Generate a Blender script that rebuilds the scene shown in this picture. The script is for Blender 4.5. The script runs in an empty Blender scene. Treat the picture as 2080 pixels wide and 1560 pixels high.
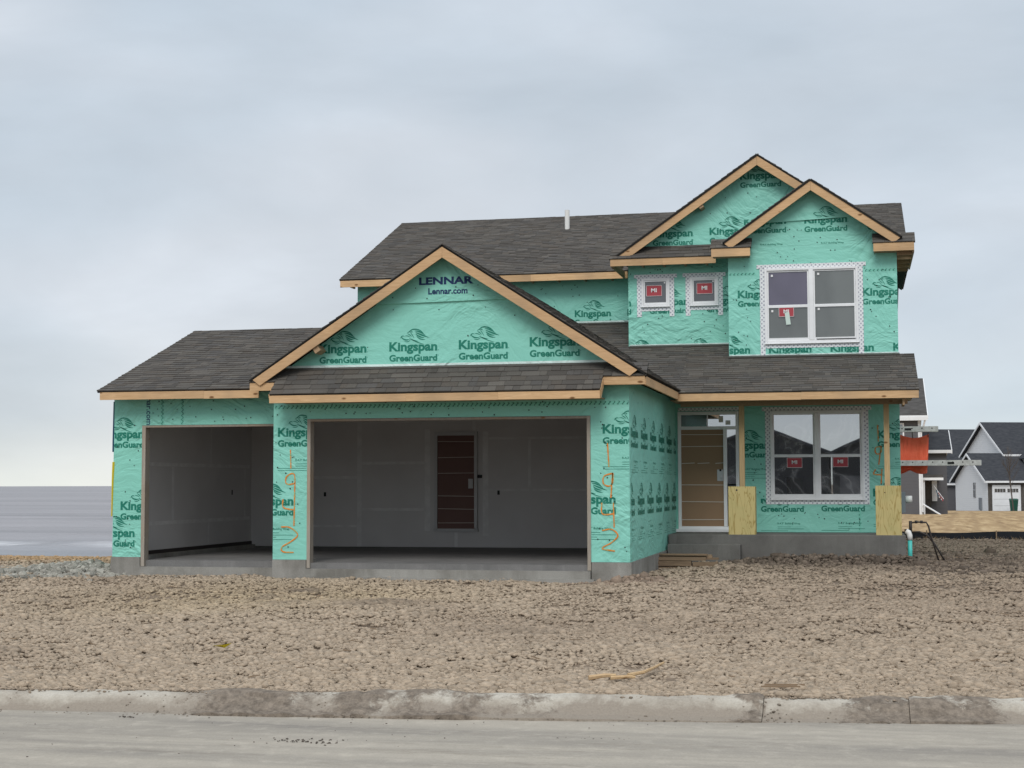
import bpy, bmesh, math, random
import numpy as np
from mathutils import Vector, Matrix

random.seed(7)
rng = np.random.default_rng(11)
R = math.radians
scene = bpy.context.scene
C = scene.collection

# ------------------------------------------------------------------ camera, sky, sun, exposure
cam_data = bpy.data.cameras.new('camera')
cam_data.sensor_width = 36.0
cam_data.lens = 36.0 * 3150 / 2080
cam_data.clip_start = 0.1
cam_data.clip_end = 20000
cam = bpy.data.objects.new('camera', cam_data)
C.objects.link(cam)
cam.location = (0, -25, 1.6)
cam.rotation_euler = (R(90) + math.atan(204 / 3150), R(0.15), R(12.53))
scene.camera = cam

SUN_EL, SUN_AZ = 42, 178          # azimuth clockwise from +Y
world = bpy.data.worlds.new('World')
scene.world = world
world.use_nodes = True
wn = world.node_tree
wn.nodes.clear()


def nd(nt, t, ins=None, **props):
    n = nt.nodes.new(t)
    for k, v in props.items():
        setattr(n, k, v)
    for k, v in (ins or {}).items():
        s = n.inputs[k]
        if isinstance(v, bpy.types.NodeSocket):
            nt.links.new(v, s)
        else:
            s.default_value = v
    return n


def ramp(nt, fac, stops, interp='LINEAR'):
    n = nd(nt, 'ShaderNodeValToRGB', {'Fac': fac})
    cr = n.color_ramp
    cr.interpolation = interp
    while len(cr.elements) < len(stops):
        cr.elements.new(0.5)
    for e, (p, c) in zip(cr.elements, stops):
        e.position = p
        e.color = (c, c, c, 1) if not isinstance(c, (tuple, list)) else (*c, 1)
    return n.outputs['Color']


def mixc(nt, fac, a, b, blend='MIX'):
    n = nd(nt, 'ShaderNodeMix', data_type='RGBA', blend_type=blend)
    for s, v in ((n.inputs[0], fac), (n.inputs[6], a), (n.inputs[7], b)):
        if isinstance(v, bpy.types.NodeSocket):
            nt.links.new(v, s)
        elif isinstance(v, (tuple, list)):
            s.default_value = (*v, 1) if len(v) == 3 else v
        else:
            s.default_value = v
    return n.outputs[2]


def mth(nt, op, a, b=0.0, c=0.0):
    n = nd(nt, 'ShaderNodeMath', operation=op)
    for i, v in enumerate((a, b, c)):
        if isinstance(v, bpy.types.NodeSocket):
            nt.links.new(v, n.inputs[i])
        else:
            n.inputs[i].default_value = v
    return n.outputs[0]


def build_world():
    nt = wn
    tc = nd(nt, 'ShaderNodeTexCoord')
    sky = nd(nt, 'ShaderNodeTexSky', sky_type='NISHITA', sun_disc=False)
    sky.sun_elevation = R(SUN_EL)
    sky.sun_rotation = R(SUN_AZ)
    sky.dust_density = 3.0
    sep = nd(nt, 'ShaderNodeSeparateXYZ', {0: tc.outputs['Generated']})
    grad = ramp(nt, sep.outputs['Z'], [(0.0, (0.90, 0.90, 0.83)), (0.014, (0.83, 0.845, 0.81)), (0.045, (0.70, 0.74, 0.765)), (0.11, (0.635, 0.68, 0.73)),
                                       (0.24, (0.615, 0.665, 0.72)), (0.40, (0.62, 0.67, 0.73)), (1.0, (0.98, 1.01, 1.05))])
    mp = nd(nt, 'ShaderNodeMapping', {'Vector': tc.outputs['Generated'], 'Scale': (1.0, 1.0, 2.6), 'Rotation': (R(8), R(14), 0)})
    n1 = nd(nt, 'ShaderNodeTexNoise', {'Vector': mp.outputs[0], 'Scale': 4.2, 'Detail': 7.0, 'Roughness': 0.52, 'Distortion': 0.25})
    n2 = nd(nt, 'ShaderNodeTexNoise', {'Vector': mp.outputs[0], 'Scale': 2.1, 'Detail': 3.0, 'Roughness': 0.5})
    c1 = mixc(nt, ramp(nt, n2.outputs['Fac'], [(0.38, 0.0), (0.62, 1.0)]), (0.92, 0.985, 1.035), (1.0, 1.0, 1.01))
    c2 = ramp(nt, n1.outputs['Fac'], [(0.30, 0.86), (0.48, 0.955), (0.56, 1.0), (0.70, 1.11)])
    cloud = mixc(nt, 1.0, mixc(nt, 1.0, grad, c1, 'MULTIPLY'), c2, 'MULTIPLY')
    skys = nd(nt, 'ShaderNodeVectorMath', {0: sky.outputs[0]}, operation='SCALE')
    skys.inputs['Scale'].default_value = 0.08
    col = mixc(nt, 0.94, skys.outputs[0], cloud)
    bg = nd(nt, 'ShaderNodeBackground', {'Color': col, 'Strength': 1.0})
    out = nd(nt, 'ShaderNodeOutputWorld', {'Surface': bg.outputs[0]})


build_world()
sun_data = bpy.data.lights.new('sun', 'SUN')
sun_data.energy = 1.5
sun_data.angle = R(28)
sun_data.color = (1.0, 0.97, 0.93)
sun = bpy.data.objects.new('sun', sun_data)
C.objects.link(sun)
sun.rotation_euler = (R(90 - SUN_EL), 0, R(-SUN_AZ + 180))
vs = scene.view_settings
vs.view_transform = 'Standard'
vs.look = 'None'
vs.exposure = 0.12
vs.gamma = 1.0
vs.use_curve_mapping = False


# ------------------------------------------------------------------ object helpers
def tag(o, label=None, cat=None, group=None, kind=None):
    if label: o['label'] = label
    if cat: o['category'] = cat
    if group: o['group'] = group
    if kind: o['kind'] = kind
    return o


def link(name, me, mat, parent=None):
    o = bpy.data.objects.new(name, me)
    C.objects.link(o)
    if mat is not None:
        me.materials.append(mat)
    if parent is not None:
        o.parent = parent
        if parent.parent is None:          # parts of parts hang on meshes that already sit in world space
            o.matrix_parent_inverse = Matrix.Translation(-parent.location)
    return o


def thing(name, loc, label, cat, group=None):
    o = bpy.data.objects.new(name, None)
    C.objects.link(o)
    o.location = loc
    o.empty_display_size = 0.3
    return tag(o, label, cat, group)


class MB:
    def __init__(s):
        s.v, s.f, s.c = [], [], []

    def add(s, vs_, fs, col=None):
        b = len(s.v)
        s.v += [tuple(p) for p in vs_]
        s.f += [tuple(i + b for i in f) for f in fs]
        if col is not None:
            s.c += [col] * len(vs_)
        return s

    def hexa(s, p, col=None):      # 8 corners: bottom 0-3 (ccw), top 4-7
        return s.add(p, [(3, 2, 1, 0), (4, 5, 6, 7), (0, 1, 5, 4), (1, 2, 6, 5), (2, 3, 7, 6), (3, 0, 4, 7)], col)

    def box(s, x0, x1, y0, y1, z0, z1, col=None):
        return s.hexa([(x0, y0, z0), (x1, y0, z0), (x1, y1, z0), (x0, y1, z0), (x0, y0, z1), (x1, y0, z1), (x1, y1, z1), (x0, y1, z1)], col)

    def bar(s, a, b, side, upv, col=None):   # a->b centreline, half extents as vectors
        a, b, side, upv = Vector(a), Vector(b), Vector(side), Vector(upv)
        return s.hexa([a - side - upv, b - side - upv, b + side - upv, a + side - upv, a - side + upv, b - side + upv, b + side + upv, a + side + upv], col)

    def prism(s, poly, ext):               # planar polygon (3d pts) extruded by ext
        n = len(poly)
        ext = Vector(ext)
        vs_ = [Vector(p) for p in poly]
        s.add(vs_ + [p + ext for p in vs_], [tuple(range(n)), tuple(range(2 * n - 1, n - 1, -1))] + [(i, i + n, (i + 1) % n + n, (i + 1) % n) for i in range(n)])
        return s

    def tube(s, pts, r, seg=8, r1=None):
        pts = [Vector(p) for p in pts]
        rings = []
        for i, p in enumerate(pts):
            d = (pts[min(i + 1, len(pts) - 1)] - pts[max(i - 1, 0)]).normalized()
            u = d.orthogonal().normalized() if i == 0 else (rings[-1][1] - d * rings[-1][1].dot(d)).normalized()
            w = d.cross(u)
            rr = r if r1 is None else r + (r1 - r) * i / (len(pts) - 1)
            rings.append(([p + (u * math.cos(2 * math.pi * k / seg) + w * math.sin(2 * math.pi * k / seg)) * rr for k in range(seg)], u))
        vs_ = [q for rg, _ in rings for q in rg]
        fs = [(i * seg + k, i * seg + (k + 1) % seg, (i + 1) * seg + (k + 1) % seg, (i + 1) * seg + k) for i in range(len(pts) - 1) for k in range(seg)]
        fs += [tuple(range(seg - 1, -1, -1)), tuple((len(pts) - 1) * seg + k for k in range(seg))]
        return s.add(vs_, fs)

    def build(s, name, mat, parent=None, smooth=False, fix=True):
        me = bpy.data.meshes.new(name)
        me.from_pydata(s.v, [], s.f)
        if s.c:
            at = me.color_attributes.new('Col', 'FLOAT_COLOR', 'POINT')
            a = np.ones((len(s.v), 4), np.float32)
            a[:, :3] = np.array(s.c, np.float32)
            at.data.foreach_set('color', a.ravel())
        if fix:
            bm = bmesh.new()
            bm.from_mesh(me)
            bmesh.ops.recalc_face_normals(bm, faces=bm.faces)
            bm.to_mesh(me)
            bm.free()
        if smooth:
            me.polygons.foreach_set('use_smooth', [True] * len(me.polygons))
        me.update()
        return link(name, me, mat, parent)


# ------------------------------------------------------------------ materials
def newmat(name, color=(0.5, 0.5, 0.5), rough=0.7, spec=0.3, metal=0.0):
    m = bpy.data.materials.new(name)
    m.use_nodes = True
    nt = m.node_tree
    b = nt.nodes['Principled BSDF']
    b.inputs['Base Color'].default_value = (*color, 1)
    b.inputs['Roughness'].default_value = rough
    b.inputs['Specular IOR Level'].default_value = spec
    b.inputs['Metallic'].default_value = metal
    return m, nt, b


def bump(nt, b, h, strength=0.5, dist=0.02):
    n = nd(nt, 'ShaderNodeBump', {'Height': h, 'Strength': strength, 'Distance': dist})
    nt.links.new(n.outputs[0], b.inputs['Normal'])


def pos(nt, scale=(1, 1, 1), rot=(0, 0, 0), loc=(0, 0, 0), rand=0.0):
    g = nd(nt, 'ShaderNodeNewGeometry')
    v = g.outputs['Position']
    if rand:
        oi = nd(nt, 'ShaderNodeObjectInfo')
        sc = mth(nt, 'MULTIPLY', oi.outputs['Random'], rand)
        v = nd(nt, 'ShaderNodeVectorMath', {0: v, 1: nd(nt, 'ShaderNodeCombineXYZ', {0: sc, 1: sc, 2: sc}).outputs[0]}, operation='ADD').outputs[0]
    return nd(nt, 'ShaderNodeMapping', {'Vector': v, 'Scale': scale, 'Rotation': rot, 'Location': loc}).outputs[0]


def noise(nt, vec, scale, detail=4.0, rough=0.5, dist=0.0):
    return nd(nt, 'ShaderNodeTexNoise', {'Vector': vec, 'Scale': scale, 'Detail': detail, 'Roughness': rough, 'Distortion': dist}).outputs['Fac']


def ridged(nt, f, w=0.5):
    return mth(nt, 'ABSOLUTE', mth(nt, 'SUBTRACT', f, w))


def wrap_height(nt):
    wv = nd(nt, 'ShaderNodeVectorMath', {0: nd(nt, 'ShaderNodeTexNoise', {'Vector': pos(nt), 'Scale': 0.7, 'Detail': 2.0}).outputs['Color'], 1: (1.4, 1.4, 1.4)}, operation='MULTIPLY').outputs[0]

    def folds(rot, sc, scale, loc, detail=3.0):
        p = nd(nt, 'ShaderNodeVectorMath', {0: pos(nt, (1, 1, 1), (0, R(rot), 0), loc), 1: wv}, operation='ADD').outputs[0]
        p = nd(nt, 'ShaderNodeMapping', {'Vector': p, 'Scale': sc}).outputs[0]
        return ridged(nt, noise(nt, p, scale, detail, 0.5))
    a = folds(40, (1, 1, 4.0), 0.95, (0, 0, 0))
    b = folds(-35, (1, 1, 4.5), 1.05, (3, 1, 7))
    e = folds(3, (1, 1, 5.0), 0.8, (9, 4, 2))
    fine = noise(nt, pos(nt, (1, 1, 2.2), (0, R(45), 0)), 11.0, 3, 0.55)
    m1 = ramp(nt, noise(nt, pos(nt, loc=(2, 0, 5)), 0.75, 2), [(0.40, 0.0), (0.60, 1.0)])
    m2 = ramp(nt, noise(nt, pos(nt, loc=(7, 3, 1)), 0.65, 2), [(0.42, 0.0), (0.62, 1.0)])
    m3 = ramp(nt, noise(nt, pos(nt, loc=(4, 8, 6)), 0.9, 2), [(0.40, 0.1), (0.65, 1.0)])
    h = mth(nt, 'MULTIPLY', mth(nt, 'MULTIPLY', a, m1), 2.4)
    h = mth(nt, 'MULTIPLY_ADD', mth(nt, 'MULTIPLY', b, m2), 2.4, h)
    h = mth(nt, 'MULTIPLY_ADD', e, 0.9, h)
    return mth(nt, 'MULTIPLY_ADD', mth(nt, 'MULTIPLY', fine, m3), 0.30, h)


def make_wrap(name, col, rough=0.52, spec=0.35, var=0.10, st=0.85):
    m, nt, b = newmat(name, col, rough, spec)
    n = noise(nt, pos(nt, (1, 1, 1), (0, 0, 0), (5, 2, 1)), 0.8, 5, 0.6)
    f = noise(nt, pos(nt), 45, 2)
    v = mth(nt, 'MULTIPLY_ADD', n, var * 2.4, 1 - var * 1.2)
    v = mth(nt, 'MULTIPLY_ADD', f, 0.12, mth(nt, 'SUBTRACT', v, 0.06))
    cc = nd(nt, 'ShaderNodeVectorMath', {0: (*col,)}, operation='SCALE')
    nt.links.new(v, cc.inputs['Scale'])
    nt.links.new(cc.outputs[0], b.inputs['Base Color'])
    bump(nt, b, wrap_height(nt), min(1.0, st), 0.035 * max(1.0, st))
    return m


WRAP = make_wrap('house_wrap', (0.25, 0.62, 0.515))
WRAPC = make_wrap('crumpled_wrap', (0.25, 0.615, 0.505), var=0.12, st=1.6)
PRINT = make_wrap('print_green', (0.015, 0.20, 0.14), 0.5, 0.3, 0.15)
NAVY = make_wrap('print_navy', (0.012, 0.035, 0.12), 0.5, 0.3, 0.15)
SPRAY, nt, b = newmat('orange_spray_paint', (0.78, 0.24, 0.03), 0.6, 0.2)
nt.links.new(mixc(nt, ramp(nt, noise(nt, pos(nt), 14, 5, 0.7), [(0.40, 0.0), (0.52, 1.0)]), (0.42, 0.40, 0.16), (0.74, 0.24, 0.03)), b.inputs['Base Color'])
bump(nt, b, wrap_height(nt), 0.75, 0.035)


def make_seam():
    m, nt, b = newmat('seam_tape', (0.3, 0.5, 0.4), 0.4, 0.4)
    g = nd(nt, 'ShaderNodeSeparateXYZ', {0: pos(nt)})
    z = mth(nt, 'PINGPONG', g.outputs['Z'], 0.035)
    t = mth(nt, 'FRACT', mth(nt, 'MULTIPLY', mth(nt, 'ADD', mth(nt, 'ADD', g.outputs['X'], g.outputs['Y']), z), 13.0))
    k = ramp(nt, mth(nt, 'ADD', t, mth(nt, 'MULTIPLY', noise(nt, pos(nt), 9, 3), 0.5)), [(0.48, 0.0), (0.60, 1.0)])
    nt.links.new(mixc(nt, k, (0.035, 0.20, 0.15), (0.20, 0.58, 0.46)), b.inputs['Base Color'])
    bump(nt, b, wrap_height(nt), 0.75, 0.035)
    return m


SEAM = make_seam()


def make_tape():
    m, nt, b = newmat('flashing_tape', (0.75, 0.77, 0.78), 0.35, 0.4)
    v = nd(nt, 'ShaderNodeTexVoronoi', {'Vector': pos(nt, (17, 0.001, 17), (0, R(45), 0)), 'Scale': 1.0, 'Randomness': 0.15}, distance='EUCLIDEAN')
    k = ramp(nt, v.outputs['Distance'], [(0.26, 0.0), (0.34, 1.0)])
    nt.links.new(mixc(nt, k, (0.36, 0.37, 0.44), (0.76, 0.79, 0.80)), b.inputs['Base Color'])
    bump(nt, b, noise(nt, pos(nt), 9, 4, 0.6), 0.5, 0.02)
    return m


TAPE = make_tape()
TAPEW = make_wrap('pale_base_tape', (0.62, 0.76, 0.73), var=0.25, st=1.2)


def make_wood(name, c1, c2, knot=(0.20, 0.10, 0.04), axis=0, rough=0.75):
    m, nt, b = newmat(name, c1, rough, 0.2)
    sc = [14, 14, 14]
    sc[axis] = 1.2
    p = pos(nt, tuple(sc), (0, 0, 0), (0, 0, 0), 37.0)
    g = noise(nt, p, 2.2, 5, 0.6, 1.2)
    f = noise(nt, pos(nt, (1, 1, 1), rand=53.0), 1.1, 3)
    kn = nd(nt, 'ShaderNodeTexVoronoi', {'Vector': pos(nt, (2.2, 5, 5), rand=19.0), 'Scale': 1.0}).outputs['Distance']
    k = ramp(nt, kn, [(0.07, 1.0), (0.13, 0.0)])
    col = mixc(nt, ramp(nt, g, [(0.35, 0.0), (0.68, 1.0)]), c1, c2)
    col = mixc(nt, mth(nt, 'MULTIPLY', ramp(nt, f, [(0.46, 0.0), (0.68, 1.0)]), 0.5), col, (0.33, 0.235, 0.15))
    oi = nd(nt, 'ShaderNodeObjectInfo')
    br = nd(nt, 'ShaderNodeVectorMath', {0: col}, operation='SCALE')
    nt.links.new(mth(nt, 'MULTIPLY_ADD', oi.outputs['Random'], 0.24, 0.88), br.inputs['Scale'])
    col = mixc(nt, k, br.outputs[0], knot)
    nt.links.new(col, b.inputs['Base Color'])
    bump(nt, b, g, 0.3, 0.005)
    return m


WOOD = make_wood('pine_board', (0.66, 0.44, 0.245), (0.53, 0.335, 0.175))
WOODR = make_wood('pine_rake_board', (0.62, 0.405, 0.225), (0.51, 0.32, 0.168))
WOODZ = make_wood('pine_post', (0.50, 0.37, 0.20), (0.40, 0.28, 0.14), axis=2)
WOODD = make_wood('weathered_lumber', (0.26, 0.185, 0.12), (0.17, 0.12, 0.08))
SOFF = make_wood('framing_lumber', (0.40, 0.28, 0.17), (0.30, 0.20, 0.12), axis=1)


def make_ply():
    m, nt, b = newmat('plywood', (0.5, 0.4, 0.2), 0.75, 0.2)
    p = pos(nt, (5, 5, 0.9), rand=7.0)
    n = noise(nt, p, 1.3, 3, 0.5, 0.4)
    w = mth(nt, 'PINGPONG', mth(nt, 'MULTIPLY', n, 9.0), 0.5)
    col = mixc(nt, ramp(nt, w, [(0.03, 0.0), (0.16, 1.0)]), (0.36, 0.26, 0.09), (0.54, 0.44, 0.20))
    col = mixc(nt, ramp(nt, noise(nt, pos(nt, rand=3.0), 3, 4), [(0.45, 0.0), (0.75, 0.6)]), col, (0.42, 0.38, 0.17))
    nt.links.new(col, b.inputs['Base Color'])
    bump(nt, b, w, 0.2, 0.004)
    return m


PLY = make_ply()


def make_shingle():
    m, nt, b = newmat('asphalt_shingle', (0.07, 0.066, 0.06), 0.92, 0.15)
    a = nd(nt, 'ShaderNodeVertexColor', layer_name='Col').outputs['Color']
    n = noise(nt, pos(nt), 110, 2, 0.7)
    n2 = noise(nt, pos(nt), 1.4, 4)
    v = mth(nt, 'MULTIPLY', mth(nt, 'MULTIPLY_ADD', n, 0.9, 0.55), mth(nt, 'MULTIPLY_ADD', n2, 0.5, 0.75))
    s = nd(nt, 'ShaderNodeVectorMath', {0: a}, operation='SCALE')
    nt.links.new(v, s.inputs['Scale'])
    nt.links.new(s.outputs[0], b.inputs['Base Color'])
    bump(nt, b, n, 0.5, 0.006)
    return m


SHING = make_shingle()
DECK, nt, b = newmat('roof_underlay', (0.018, 0.017, 0.016), 0.85, 0.2)
FLASH, nt, b = newmat('metal_flashing', (0.085, 0.078, 0.07), 0.55, 0.3)
bump(nt, b, noise(nt, pos(nt), 4, 3), 0.3, 0.02)


def make_concrete(name, c, stain=(0.10, 0.095, 0.085), amt=0.6, rough=0.85, scale=1.5, bs=0.25, stretch=(1, 1, 1)):
    m, nt, b = newmat(name, c, rough, 0.25)
    a = noise(nt, pos(nt, stretch, (0, 0, R(-6.8) if stretch[0] != 1 else 0)), scale, 7, 0.62, 0.3)
    f = noise(nt, pos(nt), 60, 3, 0.7)
    st = noise(nt, pos(nt, (6, 6, 0.7)), 1.0, 4, 0.6)
    col = mixc(nt, mth(nt, 'MULTIPLY', ramp(nt, a, [(0.42, 0.0), (0.66, 1.0)]), amt), c, stain)
    col = mixc(nt, mth(nt, 'MULTIPLY', ramp(nt, st, [(0.52, 0.0), (0.72, 1.0)]), 0.25), col, tuple(min(1, x * 1.6) for x in c))
    s = nd(nt, 'ShaderNodeVectorMath', {0: col}, operation='SCALE')
    nt.links.new(mth(nt, 'MULTIPLY_ADD', f, 0.5, 0.75), s.inputs['Scale'])
    nt.links.new(s.outputs[0], b.inputs['Base Color'])
    bump(nt, b, mth(nt, 'ADD', a, mth(nt, 'MULTIPLY', f, 0.4)), bs, 0.02)
    return m


CONC = make_concrete('foundation_concrete', (0.31, 0.30, 0.275), (0.16, 0.15, 0.13), 0.8, scale=1.1, bs=0.4)
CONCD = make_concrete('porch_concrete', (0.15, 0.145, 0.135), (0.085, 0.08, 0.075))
SLAB = make_concrete('slab_concrete', (0.20, 0.195, 0.19), (0.13, 0.13, 0.125), bs=0.1)
def make_kerb():
    m, nt, b = newmat('kerb_concrete', (0.45, 0.42, 0.37), 0.9, 0.15)
    z = nd(nt, 'ShaderNodeSeparateXYZ', {0: pos(nt)}).outputs['Z']
    n1 = noise(nt, pos(nt, (1, 1, 1)), 1.3, 7, 0.65, 0.5)
    n2 = noise(nt, pos(nt, loc=(5, 5, 5)), 5.0, 6, 0.7, 0.3)
    f = noise(nt, pos(nt), 55, 3, 0.7)
    toe = mth(nt, 'MULTIPLY_ADD', z, -4.0, -0.60)          # mud splashed up from the gutter
    k = mth(nt, 'ADD', mth(nt, 'ADD', mth(nt, 'MULTIPLY', n1, 1.9), mth(nt, 'MULTIPLY', n2, 0.5)), toe)
    col = ramp(nt, k, [(0.60, (0.50, 0.465, 0.40)), (0.80, (0.41, 0.37, 0.31)), (1.0, (0.29, 0.25, 0.205))])
    md = nd(nt, 'ShaderNodeSeparateColor', {0: nd(nt, 'ShaderNodeVertexColor', layer_name='Col').outputs['Color']}).outputs[0]
    md = ramp(nt, mth(nt, 'ADD', md, mth(nt, 'MULTIPLY', mth(nt, 'SUBTRACT', noise(nt, pos(nt, loc=(3, 3, 3)), 9.0, 7, 0.75, 0.4), 0.5), 1.8)), [(0.32, 0.0), (0.62, 1.0)])
    mc = ramp(nt, noise(nt, pos(nt), 16, 5, 0.7), [(0.35, (0.135, 0.112, 0.09)), (0.65, (0.27, 0.225, 0.18))])
    col = mixc(nt, md, col, mc)
    s_ = nd(nt, 'ShaderNodeVectorMath', {0: col}, operation='SCALE')
    nt.links.new(mth(nt, 'MULTIPLY_ADD', f, 0.5, 0.75), s_.inputs['Scale'])
    nt.links.new(s_.outputs[0], b.inputs['Base Color'])
    bump(nt, b, mth(nt, 'ADD', n2, mth(nt, 'MULTIPLY', f, 0.5)), 0.6, 0.02)
    return m


KERB = make_kerb()


def make_drywall():
    m, nt, b = newmat('drywall', (0.25, 0.25, 0.25), 0.9, 0.15)
    n = noise(nt, pos(nt), 1.2, 4)
    nt.links.new(ramp(nt, n, [(0.3, (0.60, 0.583, 0.575)), (0.7, (0.66, 0.645, 0.636))]), b.inputs['Base Color'])
    return m


DRY = make_drywall()
MUD, nt, b = newmat('joint_compound', (0.36, 0.355, 0.35), 0.9, 0.1)
n = noise(nt, pos(nt), 6, 4)
nt.links.new(ramp(nt, n, [(0.3, (0.64, 0.63, 0.62)), (0.7, (0.77, 0.76, 0.75))]), b.inputs['Base Color'])
BLACK, _, _ = newmat('black_plastic', (0.012, 0.012, 0.012), 0.5, 0.3)
VINYL, nt, b = newmat('white_vinyl', (0.80, 0.81, 0.82), 0.35, 0.4)
nt.links.new(ramp(nt, noise(nt, pos(nt), 3, 4), [(0.3, (0.75, 0.76, 0.77)), (0.7, (0.83, 0.84, 0.85))]), b.inputs['Base Color'])
JAMB, nt, b = newmat('primed_jamb', (0.55, 0.55, 0.55), 0.6, 0.3)
JAMBW = make_wood('grey_lumber', (0.36, 0.32, 0.27), (0.27, 0.24, 0.20), axis=2)


def make_card(name, c):
    m, nt, b = newmat(name, c, 0.8, 0.15)
    n = noise(nt, pos(nt, (1, 1, 0.4)), 2.0, 4)
    nt.links.new(mixc(nt, n, tuple(x * 0.86 for x in c), tuple(x * 1.12 for x in c)), b.inputs['Base Color'])
    return m


CARD = make_card('cardboard', (0.30, 0.20, 0.125))
CARDD = make_card('brown_film', (0.19, 0.115, 0.10))
STRAP, _, _ = newmat('pale_strap', (0.62, 0.58, 0.52), 0.5, 0.3)
RED, nt, b = newmat('red_label', (0.40, 0.06, 0.075), 0.5, 0.3)
WHITEP, _, _ = newmat('white_print', (0.78, 0.78, 0.78), 0.6, 0.2)
PALETAPE, _, _ = newmat('pale_green_tape', (0.58, 0.70, 0.64), 0.5, 0.3)
METAL, nt, b = newmat('galvanised_metal', (0.42, 0.43, 0.44), 0.42, 0.5, 0.6)
bump(nt, b, noise(nt, pos(nt), 25, 3), 0.3, 0.004)
GREYBOX, _, _ = newmat('grey_enclosure', (0.20, 0.215, 0.235), 0.55, 0.3)
TEAL, _, _ = newmat('teal_pipe', (0.07, 0.50, 0.45), 0.4, 0.4)
PVC, _, _ = newmat('white_pvc', (0.74, 0.73, 0.70), 0.4, 0.4)
RUST, nt, b = newmat('black_iron_pipe', (0.035, 0.028, 0.025), 0.55, 0.4)
BLUEW, _, _ = newmat('dark_blue_wrap_edge', (0.02, 0.07, 0.13), 0.5, 0.3)
YELLOW, _, _ = newmat('yellow_strap', (0.60, 0.48, 0.02), 0.5, 0.3)


def make_glass(name, c, refl, rough=0.02, streak=0.0, wob=0.02, fine=3.0):
    m, nt, b = newmat(name, c, 0.25, 0.4)
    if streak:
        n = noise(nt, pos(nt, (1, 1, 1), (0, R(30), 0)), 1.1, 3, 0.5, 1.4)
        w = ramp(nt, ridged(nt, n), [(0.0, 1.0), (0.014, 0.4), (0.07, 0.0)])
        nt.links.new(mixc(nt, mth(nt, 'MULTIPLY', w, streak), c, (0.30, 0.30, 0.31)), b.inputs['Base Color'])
    if not streak:
        v_ = noise(nt, pos(nt, (1, 1, 0.6), (0, R(25), 0)), 1.1, 3, 0.5, 0.6)  # mottling painted into the pane colour imitates uneven reflections and the room behind
        s_ = nd(nt, 'ShaderNodeVectorMath', {0: c}, operation='SCALE')
        nt.links.new(mth(nt, 'MULTIPLY_ADD', v_, 1.3, 0.35), s_.inputs['Scale'])
        nt.links.new(s_.outputs[0], b.inputs['Base Color'])
    gl = nd(nt, 'ShaderNodeBsdfGlossy', {'Color': (0.95, 0.97, 1.0, 1), 'Roughness': rough})
    bp = nd(nt, 'ShaderNodeBump', {'Height': noise(nt, pos(nt), fine, 2), 'Strength': wob, 'Distance': 0.05})
    nt.links.new(bp.outputs[0], gl.inputs['Normal'])
    mx = nd(nt, 'ShaderNodeMixShader', {0: refl, 1: b.outputs[0], 2: gl.outputs[0]})
    nt.links.new(mx.outputs[0], nt.nodes['Material Output'].inputs['Surface'])
    return m


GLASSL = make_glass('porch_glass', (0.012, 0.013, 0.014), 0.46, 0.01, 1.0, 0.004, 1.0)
GLASST = make_glass('transom_glass', (0.012, 0.013, 0.015), 0.16, 0.02)
SCREEN = make_glass('filmed_glass', (0.115, 0.125, 0.118), 0.08, 0.06)
SCREENP = make_glass('violet_filmed_glass', (0.125, 0.11, 0.165), 0.06, 0.1)
SCREENS = make_glass('small_filmed_glass', (0.085, 0.088, 0.095), 0.06, 0.1)
GLASSN = make_glass('far_window_glass', (0.015, 0.017, 0.02), 0.2, 0.03)


def make_dirt(name, attr=True):
    m, nt, b = newmat(name, (0.3, 0.23, 0.17), 0.95, 0.1)
    n = noise(nt, pos(nt), 0.55, 5, 0.6)
    f = noise(nt, pos(nt), 22, 4, 0.65)
    if attr:
        c = nd(nt, 'ShaderNodeVertexColor', layer_name='Col').outputs['Color']
    else:
        c = ramp(nt, n, [(0.3, (0.20, 0.155, 0.118)), (0.7, (0.28, 0.222, 0.168))])
    s = nd(nt, 'ShaderNodeVectorMath', {0: c}, operation='SCALE')
    nt.links.new(mth(nt, 'MULTIPLY_ADD', f, 0.8, 0.6), s.inputs['Scale'])
    nt.links.new(s.outputs[0], b.inputs['Base Color'])
    bump(nt, b, f, 0.6, 0.02)
    return m


DIRT = make_dirt('soil_clod')
GROUND = make_dirt('soil')

# ------------------------------------------------------------------ terrain
KB = lambda x: -12.793 + 0.1195 * x          # back line of the kerb


def sm(a, b, x):
    t = np.clip((x - a) / (b - a), 0, 1)
    return t * t * (3 - 2 * t)


def ground_z(x, y):
    x = np.asarray(x, float)
    y = np.asarray(y, float)
    z = np.zeros(np.broadcast(x, y).shape)
    kb = -12.793 + 0.1195 * x
    z = z - 0.05 * (1 - sm(0, 3.0, y - kb))
    z = z + 0.10 * sm(-4.5, -2.5, x) * sm(-3, 4, y) * (1 - sm(12, 18, y))
    z = z - 0.0135 * np.maximum(0, y - 55)
    # beach falling to the sea on the far left / behind the house
    shore = sm(7, 30, y) * (1 - sm(-9.0, -3.0, x - 0.0 * y))
    z = z - 1.15 * np.clip((y - 6) / 24.0, 0, 3) * (1 - sm(-9.0, -4.0, x)) * np.where(y > 6, 1, 0)
    z = z + 0.05 * np.sin(x * 0.9 + 1.0) * np.sin(y * 0.7) * sm(0.5, 3, y - kb) * (1 - sm(-1.5, 0.5, y))
    return z


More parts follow.
